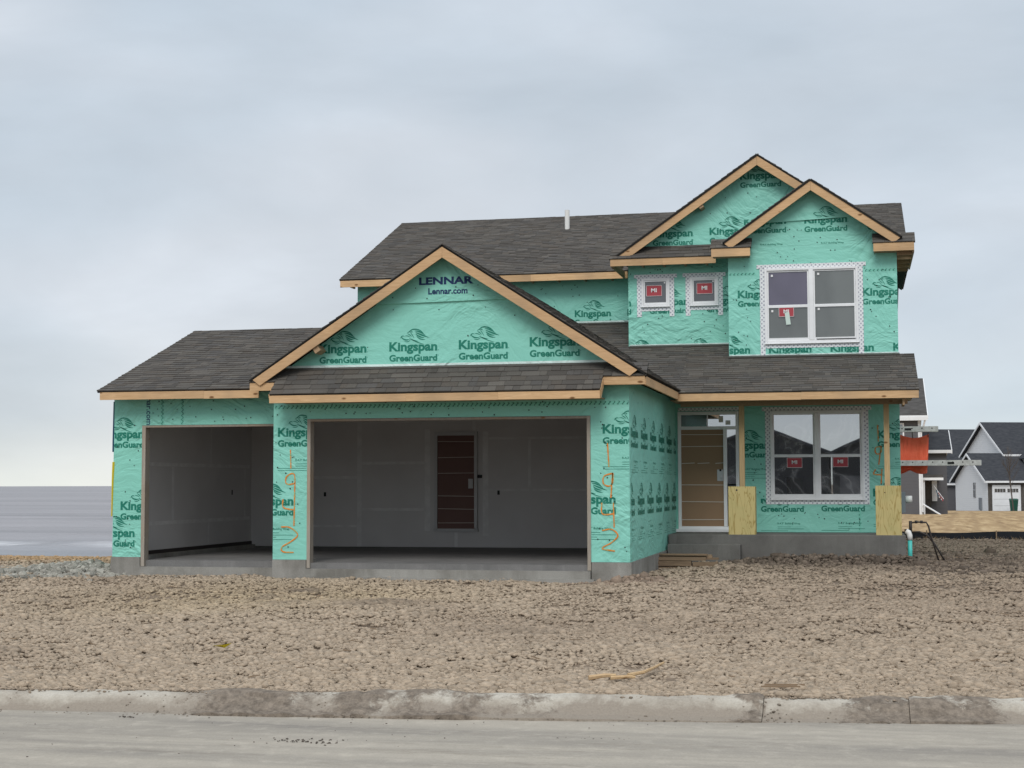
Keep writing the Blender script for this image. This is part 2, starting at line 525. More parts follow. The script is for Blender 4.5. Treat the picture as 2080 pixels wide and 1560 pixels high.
def build_ground():
    # one sheet from the kerb to the horizon, finer near the house
    xs = np.concatenate([[-4000, -1500, -600, -300, -150, -80, -55], np.arange(-40, 14.01, 0.5), [18, 24, 34, 50, 80, 150, 300, 700, 2000, 4000]])
    ys_off = np.concatenate([np.arange(0, 34, 0.5), [36, 40, 45, 50, 55, 62, 70, 80, 95, 110, 125, 140, 160, 200, 300, 600, 1500, 4000]])
    X, O = np.meshgrid(xs, ys_off, indexing='ij')
    fade = 1 - sm(20, 60, O)
    Y = np.where(np.abs(X) < 60, (-12.793 + 0.1195 * X) * fade + (-12.8) * (1 - fade), -12.8 + 0.1195 * np.clip(X, -60, 60) * fade) + O
    Z = ground_z(X, Y)
    wet = sm(-5.0, 4.0, X) * sm(-6, 3, Y)
    sand = sm(5, 9, Y) * (1 - sm(-9, -4, X))
    nx, ny = X.shape
    idx = np.arange(nx * ny).reshape(nx, ny)
    q = np.stack([idx[:-1, :-1], idx[1:, :-1], idx[1:, 1:], idx[:-1, 1:]], -1).reshape(-1, 4)
    me = bpy.data.meshes.new('ground')
    me.from_pydata(np.stack([X, Y, Z], -1).reshape(-1, 3).tolist(), [], q.tolist())
    col = np.ones((nx * ny, 4), np.float32)
    base = np.array([0.215, 0.165, 0.122])
    dark = np.array([0.155, 0.125, 0.098])
    sandc = np.array([0.40, 0.27, 0.15])
    w = wet.reshape(-1, 1)
    s = sand.reshape(-1, 1)
    col[:, :3] = (base * (1 - w) + dark * w) * (1 - s) + sandc * s
    at = me.color_attributes.new('Col', 'FLOAT_COLOR', 'POINT')
    at.data.foreach_set('color', col.ravel())
    me.polygons.foreach_set('use_smooth', [True] * len(me.polygons))
    o = link('ground', me, GROUND)
    tag(o, 'bare tan soil of the building lot around the house', 'ground', kind='structure')


build_ground()


def ico():
    t = (1 + 5 ** 0.5) / 2
    v = np.array([(-1, t, 0), (1, t, 0), (-1, -t, 0), (1, -t, 0), (0, -1, t), (0, 1, t), (0, -1, -t), (0, 1, -t), (t, 0, -1), (t, 0, 1), (-t, 0, -1), (-t, 0, 1)], float)
    v /= np.linalg.norm(v[0])
    f = np.array([(0, 11, 5), (0, 5, 1), (0, 1, 7), (0, 7, 10), (0, 10, 11), (1, 5, 9), (5, 11, 4), (11, 10, 2), (10, 7, 6), (7, 1, 8), (3, 9, 4), (3, 4, 2), (3, 2, 6), (3, 6, 8), (3, 8, 9), (4, 9, 5), (2, 4, 11), (6, 2, 10), (8, 6, 7), (9, 8, 1)])
    return v, f


def lumps(name, P, size, flat, cols, mat, sink=0.25, jitter=0.28, smooth=True, parent=None, along=None):
    """many small irregular lumps as one mesh: P (n,3), size (n,), cols (n,3)"""
    v0, f0 = ico()
    n = len(P)
    ang = rng.uniform(0, 2 * np.pi, n) if along is None else rng.normal(along, 0.55, n)
    sx = size * rng.uniform(0.75, 1.35, n) * (1 if along is None else 1.2)
    sy = size * rng.uniform(0.6, 1.0, n)
    sz = size * flat * rng.uniform(0.7, 1.3, n)
    vv = v0[None] * (1 + rng.uniform(-jitter, jitter, (n, 12, 1)))
    x = vv[..., 0] * sx[:, None]
    y = vv[..., 1] * sy[:, None]
    z = vv[..., 2] * sz[:, None]
    ca, sa = np.cos(ang)[:, None], np.sin(ang)[:, None]
    W = np.stack([x * ca - y * sa + P[:, :1], x * sa + y * ca + P[:, 1:2], z + P[:, 2:3] + (sz * (1 - 2 * sink) * 0.5)[:, None]], -1).reshape(-1, 3)
    Fc = (f0[None] + (np.arange(n) * 12)[:, None, None]).reshape(-1, 3)
    me = bpy.data.meshes.new(name)
    me.vertices.add(len(W))
    me.vertices.foreach_set('co', W.astype(np.float32).ravel())
    me.loops.add(Fc.size)
    me.loops.foreach_set('vertex_index', Fc.astype(np.int32).ravel())
    me.polygons.add(len(Fc))
    me.polygons.foreach_set('loop_start', np.arange(0, Fc.size, 3, dtype=np.int32))
    me.polygons.foreach_set('use_smooth', np.full(len(Fc), smooth))
    me.update(calc_edges=True)
    cc = np.ones((n, 12, 4), np.float32)
    cc[..., :3] = cols[:, None, :]
    at = me.color_attributes.new('Col', 'FLOAT_COLOR', 'POINT')
    at.data.foreach_set('color', cc.ravel())
    me.validate()
    return link(name, me, mat, parent)


def vnoise(x, y, s, seed):
    r = np.random.default_rng(seed)
    g = r.random((64, 64))
    u, v = x * s + 31.7, y * s + 17.3
    i, j = np.floor(u).astype(int), np.floor(v).astype(int)
    fu, fv = u - i, v - j
    fu, fv = fu * fu * (3 - 2 * fu), fv * fv * (3 - 2 * fv)
    G = lambda a, b_: g[a % 64, b_ % 64]
    return (G(i, j) * (1 - fu) + G(i + 1, j) * fu) * (1 - fv) + (G(i, j + 1) * (1 - fu) + G(i + 1, j + 1) * fu) * fv


def in_house(x, y):
    a = (x > -13.05) & (x < -9.6) & (y > 0.5)
    b_ = (x > -9.8) & (x < -3.55) & (y > -0.06)
    c_ = (x > -3.7) & (x < 0.92) & (y > 4.65)
    return (a | b_ | c_) & (y < 18.7)


def build_clods():
    # the strip the photograph looks over: a wedge from the kerb to behind the house
    n = 200000
    d = 11.2 + (46 - 11.2) * rng.random(n) ** 1.75
    a = rng.uniform(-0.395, 0.395, n)
    c, s = math.cos(R(12.53)), math.sin(R(12.53))
    x = -s * d + c * a * d
    y = -25 + c * d + s * a * d
    kb = -12.793 + 0.1195 * x
    ok = (y > kb + 0.02) & ~in_house(x, y) & ~((x < -5) & (y > 14)) & ~((y > 20.5)) & (d < 46)
    x, y, d = x[ok], y[ok], d[ok]
    n1 = vnoise(x, y, 0.45, 1)
    n2 = vnoise(x, y, 1.7, 2)
    n3 = vnoise(x, y, 5.0, 3)
    size = 0.0200 * np.exp(np.clip(rng.normal(0, 0.34, len(x)), -0.7, 0.75)) * (0.75 + 0.6 * n2) * (1 + 0.004 * (d - 12))
    z = ground_z(x, y) + (n3 - 0.22) * 0.03 + (n2 - 0.25) * 0.03
    base = np.array([0.395, 0.318, 0.238])
    yel = np.array([0.47, 0.375, 0.235])
    mud = np.array([0.28, 0.217, 0.162])
    wet = np.array([0.185, 0.147, 0.114])
    w_y = np.exp(-(((x + 8.3) / 2.2) ** 2 + ((y + 4.0) / 2.6) ** 2))[:, None] * 0.75
    w_m = (sm(-5.5, 1.0, x) * sm(-13, -2, y) * 0.5 + np.clip(n1 - 0.5, 0, 1) * 1.0)[:, None]
    w_w = (sm(-3.6, -1.0, x) * sm(0.5, 4.2, y) * 0.85)[:, None]
    w_w = np.maximum(w_w, (np.clip(n1 * n2 - 0.52, 0, 1) * 2.2)[:, None])
    sand = (sm(3.5, 6, y) * (1 - sm(-12, -9, x)))[:, None]
    col = base * (1 - w_y) + yel * w_y
    col = col * (1 - w_m) + mud * w_m
    col = col * (1 - w_w) + wet * w_w
    col = col * (1 - sand) + np.array([0.42, 0.285, 0.165]) * sand
    col = col * rng.uniform(0.80, 1.16, (len(x), 1))
    o = lumps('soil_clods', np.stack([x, y, z], -1), size, 0.62, col, DIRT, jitter=0.38, along=0.1)
    tag(o, 'crumbly tan soil clods covering the front yard behind the kerb', 'soil', kind='stuff')
    # bigger dark clods along the porch and right of the house
    k = 4200
    t = rng.random(k)
    xx = np.where(t < 0.62, rng.uniform(-2.4, 1.1, k), rng.uniform(0.9, 3.4, k))
    yy = np.where(t < 0.62, rng.normal(4.35, 0.22, k), rng.uniform(2.0, 9.5, k))
    ext = rng.random(k) < 0.16
    xx = np.where(ext, rng.normal(-3.45, 0.3, k), xx)
    yy = np.where(ext, rng.normal(-0.55, 0.22, k), yy)
    keep = ~in_house(xx, yy)
    xx, yy, ext = xx[keep], yy[keep], ext[keep]
    hz = 0.17 * np.exp(-((yy - 4.45) / 0.3) ** 2) * (xx < 1.2) * sm(-2.6, -1.4, xx) + 0.12 * np.exp(-((xx + 3.45) / 0.35) ** 2 - ((yy + .4) / 0.3) ** 2)
    zz = ground_z(xx, yy) + hz * rng.random(len(xx))
    cc = np.where(ext[:, None], np.array([0.25, 0.19, 0.145]), np.array([0.135, 0.107, 0.084])) * rng.uniform(0.6, 1.4, (len(xx), 1))
    o = lumps('mud_clods', np.stack([xx, yy, zz], -1), 0.034 * np.exp(rng.normal(0, 0.4, len(xx))), 0.75, cc, DIRT, jitter=0.35)
    tag(o, 'dark wet mud clods heaped along the porch foundation', 'mud', kind='stuff')
    # pale gravel beside the left corner of the house
    k = 2200
    gx = rng.normal(-14.2, 0.95, k)
    gy = 1.2 + rng.normal(0, 0.75, k) - 0.15 * (gx + 14)
    keep = ~in_house(gx, gy)
    gx, gy = gx[keep], gy[keep]
    gz = ground_z(gx, gy) + 0.16 * np.exp(-((gx + 14.0) / 0.9) ** 2 - ((gy - 1.2) / 0.8) ** 2)
    gc = np.array([0.33, 0.315, 0.275]) * rng.uniform(0.6, 1.25, (len(gx), 1))
    o = lumps('gravel', np.stack([gx, gy, gz], -1), 0.042 * np.exp(rng.normal(0, 0.35, len(gx))), 0.7, gc, DIRT, smooth=False)
    tag(o, 'pale crushed gravel heaped by the left foundation corner', 'gravel', kind='stuff')


build_clods()


def build_litter():
    mb = MB()
    for _ in range(170):
        d = random.uniform(12.2, 25)
        a = random.uniform(-0.36, 0.36)
        c_, s_ = math.cos(R(12.53)), math.sin(R(12.53))
        x, y = -s_ * d + c_ * a * d, -25 + c_ * d + s_ * a * d
        if y < KB(x) + 0.1 or in_house(np.array([x]), np.array([y]))[0]: continue
        l, th = random.uniform(0.03, 0.13), random.uniform(0, 3.14)
        z = float(ground_z(x, y)) + 0.035
        mb.bar((x, y, z), (x + l * math.cos(th), y + l * math.sin(th), z + random.uniform(-0.01, 0.02)), (0.006 * math.sin(th), -0.006 * math.cos(th), 0), (0, 0, 0.004))
    tag(mb.build('wood_chips', WOODD), 'small dark wood chips and twigs strewn over the yard soil', 'wood chips', kind='stuff')


build_litter()


# ------------------------------------------------------------------ road and kerb
def build_road():
    m = make_concrete('dusty_road', (0.40, 0.36, 0.30), (0.225, 0.205, 0.18), 0.85, scale=0.9, bs=0.25, stretch=(0.22, 1.6, 1))
    nt = m.node_tree
    b = nt.nodes['Principled BSDF']
    src = b.inputs['Base Color'].links[0].from_socket
    tr = noise(nt, pos(nt, (0.35, 2.4, 1), (0, 0, R(-5))), 1.1, 8, 0.72, 0.6)
    sp = noise(nt, pos(nt, (1, 2.2, 1)), 6.5, 6, 0.75)
    k = mth(nt, 'MULTIPLY_ADD', sp, 0.5, tr)
    nt.links.new(mixc(nt, mth(nt, 'MULTIPLY', ramp(nt, k, [(0.80, 0.0), (0.98, 1.0)]), 0.55), src, (0.20, 0.17, 0.135)), b.inputs['Base Color'])
    xs = np.concatenate([[-900, -300, -100, -50], np.arange(-25, 20.1, 0.5), [50, 100, 300, 900]])
    vs_, fs = [], []
    for x in xs:
        k = -12.793 + 0.1195 * x
        for j, off in enumerate((-0.30, -0.7, -1.5, -3.0, -5.0, -11.0)):
            z = -0.168 + 0.010 * (j == 0) + 0.01 * math.sin(x * 0.7 + j)* (j < 5) + 0.02 * min(j, 3) / 3
            vs_.append((x, k + off, z))
    n = 6
    for i in range(len(xs) - 1):
        for j in range(n - 1):
            fs.append((i * n + j, i * n + j + 1, (i + 1) * n + j + 1, (i + 1) * n + j))
    o = MB().add(vs_, fs).build('road', m, smooth=True)
    tag(o, 'dusty grey road surface in front of the kerb', 'road', kind='structure')
    # the ground sheet beyond the far road edge (behind the viewer)
    o = MB().add([(-900, -131.2, -0.12), (900, 83.9, -0.12), (900, -4000, -0.2), (-900, -4000, -0.2)], [(0, 1, 2, 3)]).build('ground_across_road', make_dirt('far_soil', False))
    tag(o, 'bare soil across the road', 'ground', kind='structure')
    root = thing('kerb', (0, KB(0), -0.1), 'pale mud-stained rolled concrete kerb along the road', 'kerb')
    root['kind'] = 'structure'
    MUDS = [(-4.75, 0.30, 0.9), (-4.35, 0.18, 0.6), (-3.78, 0.22, 0.95), (-3.30, 0.2, 0.8), (-2.95, 0.16, 0.7), (-2.5, 0.3, 0.35), (-0.82, 0.12, 1.1), (0.02, 0.18, 0.55), (0.42, 0.28, 0.85), (0.85, 0.16, 0.6), (1.5, 0.3, 0.5), (-7.9, 0.5, 0.7)]
    prof = [(0.02, -0.25), (0.02, -0.035), (-0.03, -0.022), (-0.10, -0.028), (-0.14, -0.040), (-0.17, -0.055), (-0.205, -0.078), (-0.235, -0.10), (-0.27, -0.124), (-0.30, -0.142), (-0.40, -0.160), (-0.42, -0.25)]
    joints = [-26, -22.5, -19.2, -16, -12.6, -9.6, -6.9, -3.78, -0.72, 0.35, 3.4, 6.5, 9.7, 13, 17]
    for a, b_ in zip(joints[:-1], joints[1:]):
        mb = MB()
        st = np.arange(a + 0.002, b_ - 0.005, 0.035 if -9 < a < 4 else 0.3).tolist() + [b_ - 0.002]
        tilt = random.uniform(-0.008, 0.008)
        for x in st:
            edge = min(x - a, b_ - x)
            ch = 0.012 * max(0, 1 - edge / 0.05)
            for (o_, z) in prof:
                w = 0.006 * math.sin(x * 5.1 + o_ * 9) + 0.005 * math.sin(x * 13.3 + o_ * 31) + random.uniform(-0.003, 0.003)
                q = float(vnoise(np.array([x]), np.array([o_ * 2]), 9.0, 5)[0])
                q2 = float(vnoise(np.array([x]), np.array([o_ * 2]), 3.0, 6)[0])
                md = sum(h_ * math.exp(-((x - c0) / w0) ** 2) for c0, w0, h_ in MUDS) * (0.15 + 1.25 * q2 + 0.35 * q) + max(0, -z - 0.105) * 6 * q2
                md = min(1.0, md)
                up = md * (0.006 + 0.030 * q * (1 if z > -0.2 else 0))
                mb.v.append((x, KB(x) + o_ + w - up * 0.5, z + tilt + (w * 0.6 - ch if z > -0.13 else 0) + up))
                mb.c.append((md, md, md))
        k = len(prof)
        for i in range(len(st) - 1):
            for j in range(k - 1):
                mb.f.append((i * k + j, i * k + j + 1, (i + 1) * k + j + 1, (i + 1) * k + j))
        mb.f += [tuple(range(k)), tuple(range((len(st) - 1) * k, len(st) * k))]
        mb.build('kerb_segment', KERB, root, smooth=False)
    # soil spilled over the kerb and specks on the road
    P, S, K = [], [], []
    spots = [(-4.75, 0.25, 0.8, 260), (-3.8, 0.2, 0.8, 200), (-3.2, 0.2, 0.35, 130), (-0.80, 0.10, 1.0, 150), (0.4, 0.3, 0.6, 110), (-3.5, 3.0, 0, 260)]
    for cx_, sx_, amt, n_ in spots:
        for _ in range(n_):
            x = random.gauss(cx_, sx_)
            o_ = random.uniform(-0.42, 0.03)
            zz = np.interp(-o_, [-0.05, 0.10, 0.17, 0.235, 0.30, 0.5], [-0.025, -0.025, -0.055, -0.10, -0.14, -0.16])
            P.append((x, KB(x) + o_, zz))
            S.append(random.uniform(0.004, 0.010) * (1.8 if random.random() < 0.1 else 1))
            K.append(np.array([0.30, 0.25, 0.20]) * random.uniform(0.55, 1.15))
    for _ in range(2600):     # crumbs creeping over the back edge
        x = random.uniform(-9, 3)
        o_ = 0.03 - abs(random.gauss(0, 0.05)) * (0.5 + 0.9 * math.sin(x * 2.1 + 1.3 * math.sin(x * 5)) ** 2)
        P.append((x, KB(x) + o_, -0.027))
        S.append(random.uniform(0.006, 0.017))
        K.append(np.array([0.33, 0.262, 0.198]) * random.uniform(0.6, 1.2))
    for _ in range(500):      # gutter line
        x = random.uniform(-9, 3)
        P.append((x, KB(x) - 0.38 + random.gauss(0, 0.035), -0.155))
        S.append(random.uniform(0.003, 0.009))
        K.append(np.array([0.25, 0.21, 0.17]) * random.uniform(0.6, 1.2))
    for _ in range(200):      # road specks
        x = random.uniform(-8, 3)
        P.append((x, KB(x) - 0.5 - random.random() ** 1.5 * 4, -0.156))
        S.append(random.uniform(0.003, 0.008))
        K.append(np.array([0.15, 0.125, 0.105]) * random.uniform(0.5, 1.3))
    for cx_, cy_, n_, sp in [(-3.73, -14.77, 60, 0.16), (-5.45, -13.99, 14, 0.03), (-1.7, -14.3, 40, 0.12), (-0.3, -14.5, 40, 0.2), (0.4, -13.9, 40, 0.2)]:
        for _ in range(n_):
            P.append((random.gauss(cx_, sp), random.gauss(cy_, sp * 0.35), -0.155))
            S.append(random.uniform(0.004, 0.011))
            K.append(np.array([0.12, 0.10, 0.085]) * random.uniform(0.6, 1.3))
    o = lumps('spilled_soil', np.array(P), np.array(S), 0.42, np.array(K), DIRT, jitter=0.4)
    tag(o, 'crumbs of soil spilled over the kerb and gutter', 'soil', kind='stuff')


build_road()


# ------------------------------------------------------------------ sea
def build_sea():
    m, nt, b = newmat('sea_water', (0.22, 0.225, 0.235), 0.38, 0.4)
    n = noise(nt, pos(nt, (0.22, 1.0, 1.0), (0, 0, R(-12))), 0.55, 5, 0.6, 0.4)
    n2 = noise(nt, pos(nt, (0.06, 0.30, 1.0), (0, 0, R(-12))), 0.5, 3, 0.5, 0.4)
    h = mth(nt, 'MULTIPLY_ADD', n2, 1.5, n)
    bump(nt, b, h, 0.8, 0.6)
    cp = nd(nt, 'ShaderNodeVertexColor', layer_name='Col').outputs['Color']
    n3 = noise(nt, pos(nt, (0.012, 0.055, 1.0), (0, 0, R(-10))), 1.0, 5, 0.62, 0.5)
    w3 = mixc(nt, 1.0, cp, ramp(nt, h, [(0.8, 0.80), (1.6, 1.2)]), 'MULTIPLY')
    nt.links.new(mixc(nt, 1.0, w3, ramp(nt, n3, [(0.35, 0.72), (0.5, 1.0), (0.65, 1.3)]), 'MULTIPLY'), b.inputs['Base Color'])
    # rows parallel to the shore (y), with swell and a breaking wave near the beach
    offs = np.concatenate([np.arange(0, 30, 0.35), np.arange(30, 80, 1.2), [90, 110, 140, 180, 260, 400, 800, 2000, 6000]])
    xs = np.concatenate([[-7000, -2500, -900, -350, -160, -100], np.arange(-80, -11, 0.9), [-10.5, -6]])
    X, O = np.meshgrid(xs, offs, indexing='ij')
    Y = 26.2 + O + 0.5 * np.sin(X * 0.13) * np.exp(-O / 30)
    ph = 0.6 * np.sin(X * 0.11) + 0.35 * np.sin(X * 0.31 + 1)
    br = np.exp(-((O - 8.2 - 1.6 * ph) / 0.55) ** 2)
    br2 = np.exp(-((O - 12.5 - 1.2 * ph) / 0.9) ** 2)
    Z = -0.93 + 0.22 * br + 0.13 * br2 + 0.05 * np.sin(O * 1.1 + ph * 2) * np.exp(-O / 50)
    nx, ny = X.shape
    foam = np.clip(np.exp(-((O - 7.6 - 1.6 * ph) / 0.45) ** 2) * (0.36 + 0.3 * np.sin(X * 0.5 + 2)), 0, 1)
    foam = np.maximum(foam, 0.08 * np.exp(-((O - 0.8 - ph) / 0.6) ** 2))
    col = np.ones((nx * ny, 4), np.float32)
    f = foam.reshape(-1, 1)
    near = np.exp(-O / 12).reshape(-1, 1)
    base = np.array([0.21, 0.195, 0.20]) * (1 - near) + np.array([0.205, 0.21, 0.225]) * near
    col[:, :3] = base * (1 - f) + np.array([0.74, 0.76, 0.78]) * f
    idx = np.arange(nx * ny).reshape(nx, ny)
    q = np.stack([idx[:-1, :-1], idx[1:, :-1], idx[1:, 1:], idx[:-1, 1:]], -1).reshape(-1, 4)
    me = bpy.data.meshes.new('sea')
    me.from_pydata(np.stack([X, Y, Z], -1).reshape(-1, 3).tolist(), [], q.tolist())
    at = me.color_attributes.new('Col', 'FLOAT_COLOR', 'POINT')
    at.data.foreach_set('color', col.ravel())
    me.polygons.foreach_set('use_smooth', [True] * len(me.polygons))
    o = link('sea', me, m)
    tag(o, 'calm grey sea with a low breaking wave at the beach', 'sea', kind='structure')


build_sea()

# ================================================================== THE HOUSE
HOUSE = thing('house_under_construction', (-6, 3, 0), 'large unfinished two-storey house in teal building wrap with open garages', 'house')


class Fr:
    """wall frame: u along the wall, v up, n outward"""
    def __init__(s, kind, c):
        s.k, s.c = kind, c

    def P(s, u, v, n=0.0):
        if s.k == 'front': return Vector((u, s.c - n, v))
        if s.k == 'right': return Vector((s.c + n, u, v))
        if s.k == 'left': return Vector((s.c - n, u, v))
        return Vector((u, s.c + n, v))


def slab_wall(name, fr, poly, thick=0.14, n0=0.0, mat=None, parent=None):
    mb = MB()
    p = [fr.P(u, v, n0) for u, v in poly]
    q = fr.P(0, 0, -thick) - fr.P(0, 0, 0)
    mb.prism(p, q)
    return mb.build(name, mat or WRAP, parent or HOUSE)


def grid_wall(name, fr, u0, u1, v0, v1, holes, thick=0.14, mat=None, parent=None):
    us = sorted({u0, u1, *[min(max(h[i], u0), u1) for h in holes for i in (0, 1)]})
    vs_ = sorted({v0, v1, *[min(max(h[i], v0), v1) for h in holes for i in (2, 3)]})
    fill = {}
    for i in range(len(us) - 1):
        for j in range(len(vs_) - 1):
            cu, cv = (us[i] + us[i + 1]) / 2, (vs_[j] + vs_[j + 1]) / 2
            fill[i, j] = not any(h[0] < cu < h[1] and h[2] < cv < h[3] for h in holes)
    mb = MB()
    ids = {}

    def vid(i, j, k):
        if (i, j, k) not in ids:
            ids[i, j, k] = len(mb.v)
            mb.v.append(tuple(fr.P(us[i], vs_[j], -thick * k)))
        return ids[i, j, k]
    for (i, j), f in fill.items():
        if not f: continue
        mb.f.append((vid(i, j, 0), vid(i + 1, j, 0), vid(i + 1, j + 1, 0), vid(i, j + 1, 0)))
        mb.f.append((vid(i, j, 1), vid(i, j + 1, 1), vid(i + 1, j + 1, 1), vid(i + 1, j, 1)))
        for di, dj, a, b_ in ((-1, 0, (i, j), (i, j + 1)), (1, 0, (i + 1, j), (i + 1, j + 1)), (0, -1, (i, j), (i + 1, j)), (0, 1, (i, j + 1), (i + 1, j + 1))):
            if not fill.get((i + di, j + dj), False):
                mb.f.append((vid(*a, 0), vid(*b_, 0), vid(*b_, 1), vid(*a, 1)))
    return mb.build(name, mat or WRAP, parent or HOUSE)


# ---- text and print
_tc = {}


def text2d(s, bold=0.0, sx=1.0):
    """list of (verts2d, faces) for text, cap height ~0.7, left baseline at 0,0"""
    key = (s, bold)
    if key not in _tc:
        cu = bpy.data.curves.new('lettering', 'FONT')
        cu.body = s
        cu.size = 1.0
        cu.offset = bold
        cu.resolution_u = 3
        ob = bpy.data.objects.new('lettering', cu)
        C.objects.link(ob)
        dg = bpy.context.evaluated_depsgraph_get()
        me = ob.evaluated_get(dg).to_mesh()
        v = [(p.co.x, p.co.y) for p in me.vertices]
        f = [tuple(p.vertices) for p in me.polygons]
        ob.evaluated_get(dg).to_mesh_clear()
        bpy.data.objects.remove(ob)
        bpy.data.curves.remove(cu)
        _tc[key] = (v, f)
    v, f = _tc[key]
    return v, f


def fit(vf, x0, y0, width=None, height=None):
    v, f = vf
    a = np.array(v)
    mn, mx = a[:, 0].min(), a[:, 0].max()
    s = width / (mx - mn) if width else height / 0.73
    sy = height / 0.73 if height else s
    return [((p[0] - mn) * s + x0, p[1] * sy + y0) for p in v], f


def stroke2d(pts, w, taper=True, n=9):
    """quadratic bezier leaf-shaped stroke"""
    a, b_, c_ = [np.array(p, float) for p in pts]
    L, Rr = [], []
    for i in range(n + 1):
        t = i / n
        p = (1 - t) ** 2 * a + 2 * t * (1 - t) * b_ + t * t * c_
        d = 2 * (1 - t) * (b_ - a) + 2 * t * (c_ - b_)
        d = d / (np.linalg.norm(d) + 1e-9)
        k = w / 2 * (math.sin(math.pi * min(1, t * 0.92 + 0.08)) ** 0.8 if taper else 1)
        nrm = np.array([-d[1], d[0]])
        L.append(tuple(p + nrm * k))
        Rr.append(tuple(p - nrm * k))
    v = L + Rr
    m_ = n + 1
    return v, [(i, i + 1, m_ + i + 1, m_ + i) for i in range(n)]


LION = [((600, 228), (640, 182), (705, 192), 13), ((655, 200), (730, 182), (792, 250), 15), ((676, 216), (750, 218), (818, 278), 17), ((688, 236), (760, 268), (868, 306), 19),
        ((690, 256), (738, 302), (806, 302), 18), ((700, 282), (742, 334), (818, 326), 15), ((578, 244), (596, 212), (645, 236), 9), ((583, 250), (612, 262), (640, 292), 11),
        ((618, 236), (650, 268), (668, 312), 9), ((488, 306), (506, 262), (548, 282), 12), ((500, 290), (538, 344), (612, 320), 17), ((540, 346), (588, 362), (624, 326), 10),
        ((548, 276), (588, 268), (624, 302), 9), ((606, 308), (658, 342), (724, 346), 14), ((636, 320), (700, 366), (806, 388), 11), ((630, 215), (640, 225), (650, 232), 9)]


def stamp2d(small=True):
    V, Fs = [], []

    def put(vf):
        b_ = len(V)
        V.extend(vf[0])
        Fs.extend(tuple(i + b_ for i in f) for f in vf[1])
    q = lambda p: ((p[0] - 340) / 640, (465 - p[1]) / 640)
    for a, b_, c_, w in LION:
        put(stroke2d([q(a), q(b_), q(c_)], w / 640))
    put(fit(text2d('Kingspan', 0.036), 0, 0, 0.985, 0.178))
    put(stroke2d([(1.0, 0.005), (1.005, 0.005), (1.012, 0.005)], 0.014, False, 2))
    put(fit(text2d('GreenGuard', 0.036), 0, -0.205, 0.985, 0.130))
    put(stroke2d([(1.0, -0.10), (1.005, -0.10), (1.012, -0.10)], 0.014, False, 2))
    if small:
        V.clear()
        Fs.clear()
        put(fit(text2d('R-4.3" Building Wrap', 0.012), 0.38, -0.50, 0.52, 0.042))
        for k, (a, l) in enumerate([(0.38, 0.30), (0.38, 0.60), (0.0, 0.62), (0.0, 0.95)]):
            put(stroke2d([(a, -0.56 - k * 0.045), (a + l / 2, -0.56 - k * 0.045), (a + l, -0.56 - k * 0.045)], 0.008, False, 2))
    return V, Fs


STAMP, SMALL = stamp2d(False), stamp2d(True)
STAMP_S = 'logo with small print'


def put_print(fr, vf, u, v, scale, clip=None, mat=None, parent=None, n=0.004, rot=0.0, name='printed_logo', holes=()):
    """lay flat print on a wall; clip = list of (point, normal) half planes or (u0,u1,v0,v1)"""
    if vf is STAMP_S:
        put_print(fr, SMALL, u, v, scale, clip, mat, parent, n, rot, 'printed_text', holes)
        vf = STAMP
    c, s = math.cos(rot), math.sin(rot)
    bm = bmesh.new()
    vv = [bm.verts.new(((p[0] * c - p[1] * s) * scale + u, (p[0] * s + p[1] * c) * scale + v, 0)) for p in vf[0]]
    for f in vf[1]:
        try:
            bm.faces.new([vv[i] for i in f])
        except ValueError:
            pass
    if clip:
        planes = []
        if len(clip) == 4 and not isinstance(clip[0], (tuple, list)):
            u0, u1, v0, v1 = clip
            planes = [((u0, 0, 0), (-1, 0, 0)), ((u1, 0, 0), (1, 0, 0)), ((0, v0, 0), (0, -1, 0)), ((0, v1, 0), (0, 1, 0))]
        else:
            planes = clip
        for co, no in planes:
            bmesh.ops.bisect_plane(bm, geom=bm.verts[:] + bm.edges[:] + bm.faces[:], plane_co=co, plane_no=no, clear_outer=True)
    for (h0, h1, h2, h3) in holes:
        for co, no in (((h0, 0, 0), (1, 0, 0)), ((h1, 0, 0), (1, 0, 0)), ((0, h2, 0), (0, 1, 0)), ((0, h3, 0), (0, 1, 0))):
            bmesh.ops.bisect_plane(bm, geom=bm.verts[:] + bm.edges[:] + bm.faces[:], plane_co=co, plane_no=no)
        dead = [f for f in bm.faces if h0 < f.calc_center_median().x < h1 and h2 < f.calc_center_median().y < h3]
        bmesh.ops.delete(bm, geom=dead, context='FACES')
    if not bm.faces:
        bm.free()
        return None
    for p in bm.verts:
        p.co = fr.P(p.co.x, p.co.y, n)
    me = bpy.data.meshes.new(name)
    bm.to_mesh(me)
    bm.free()
    return link(name, me, mat or PRINT, parent)


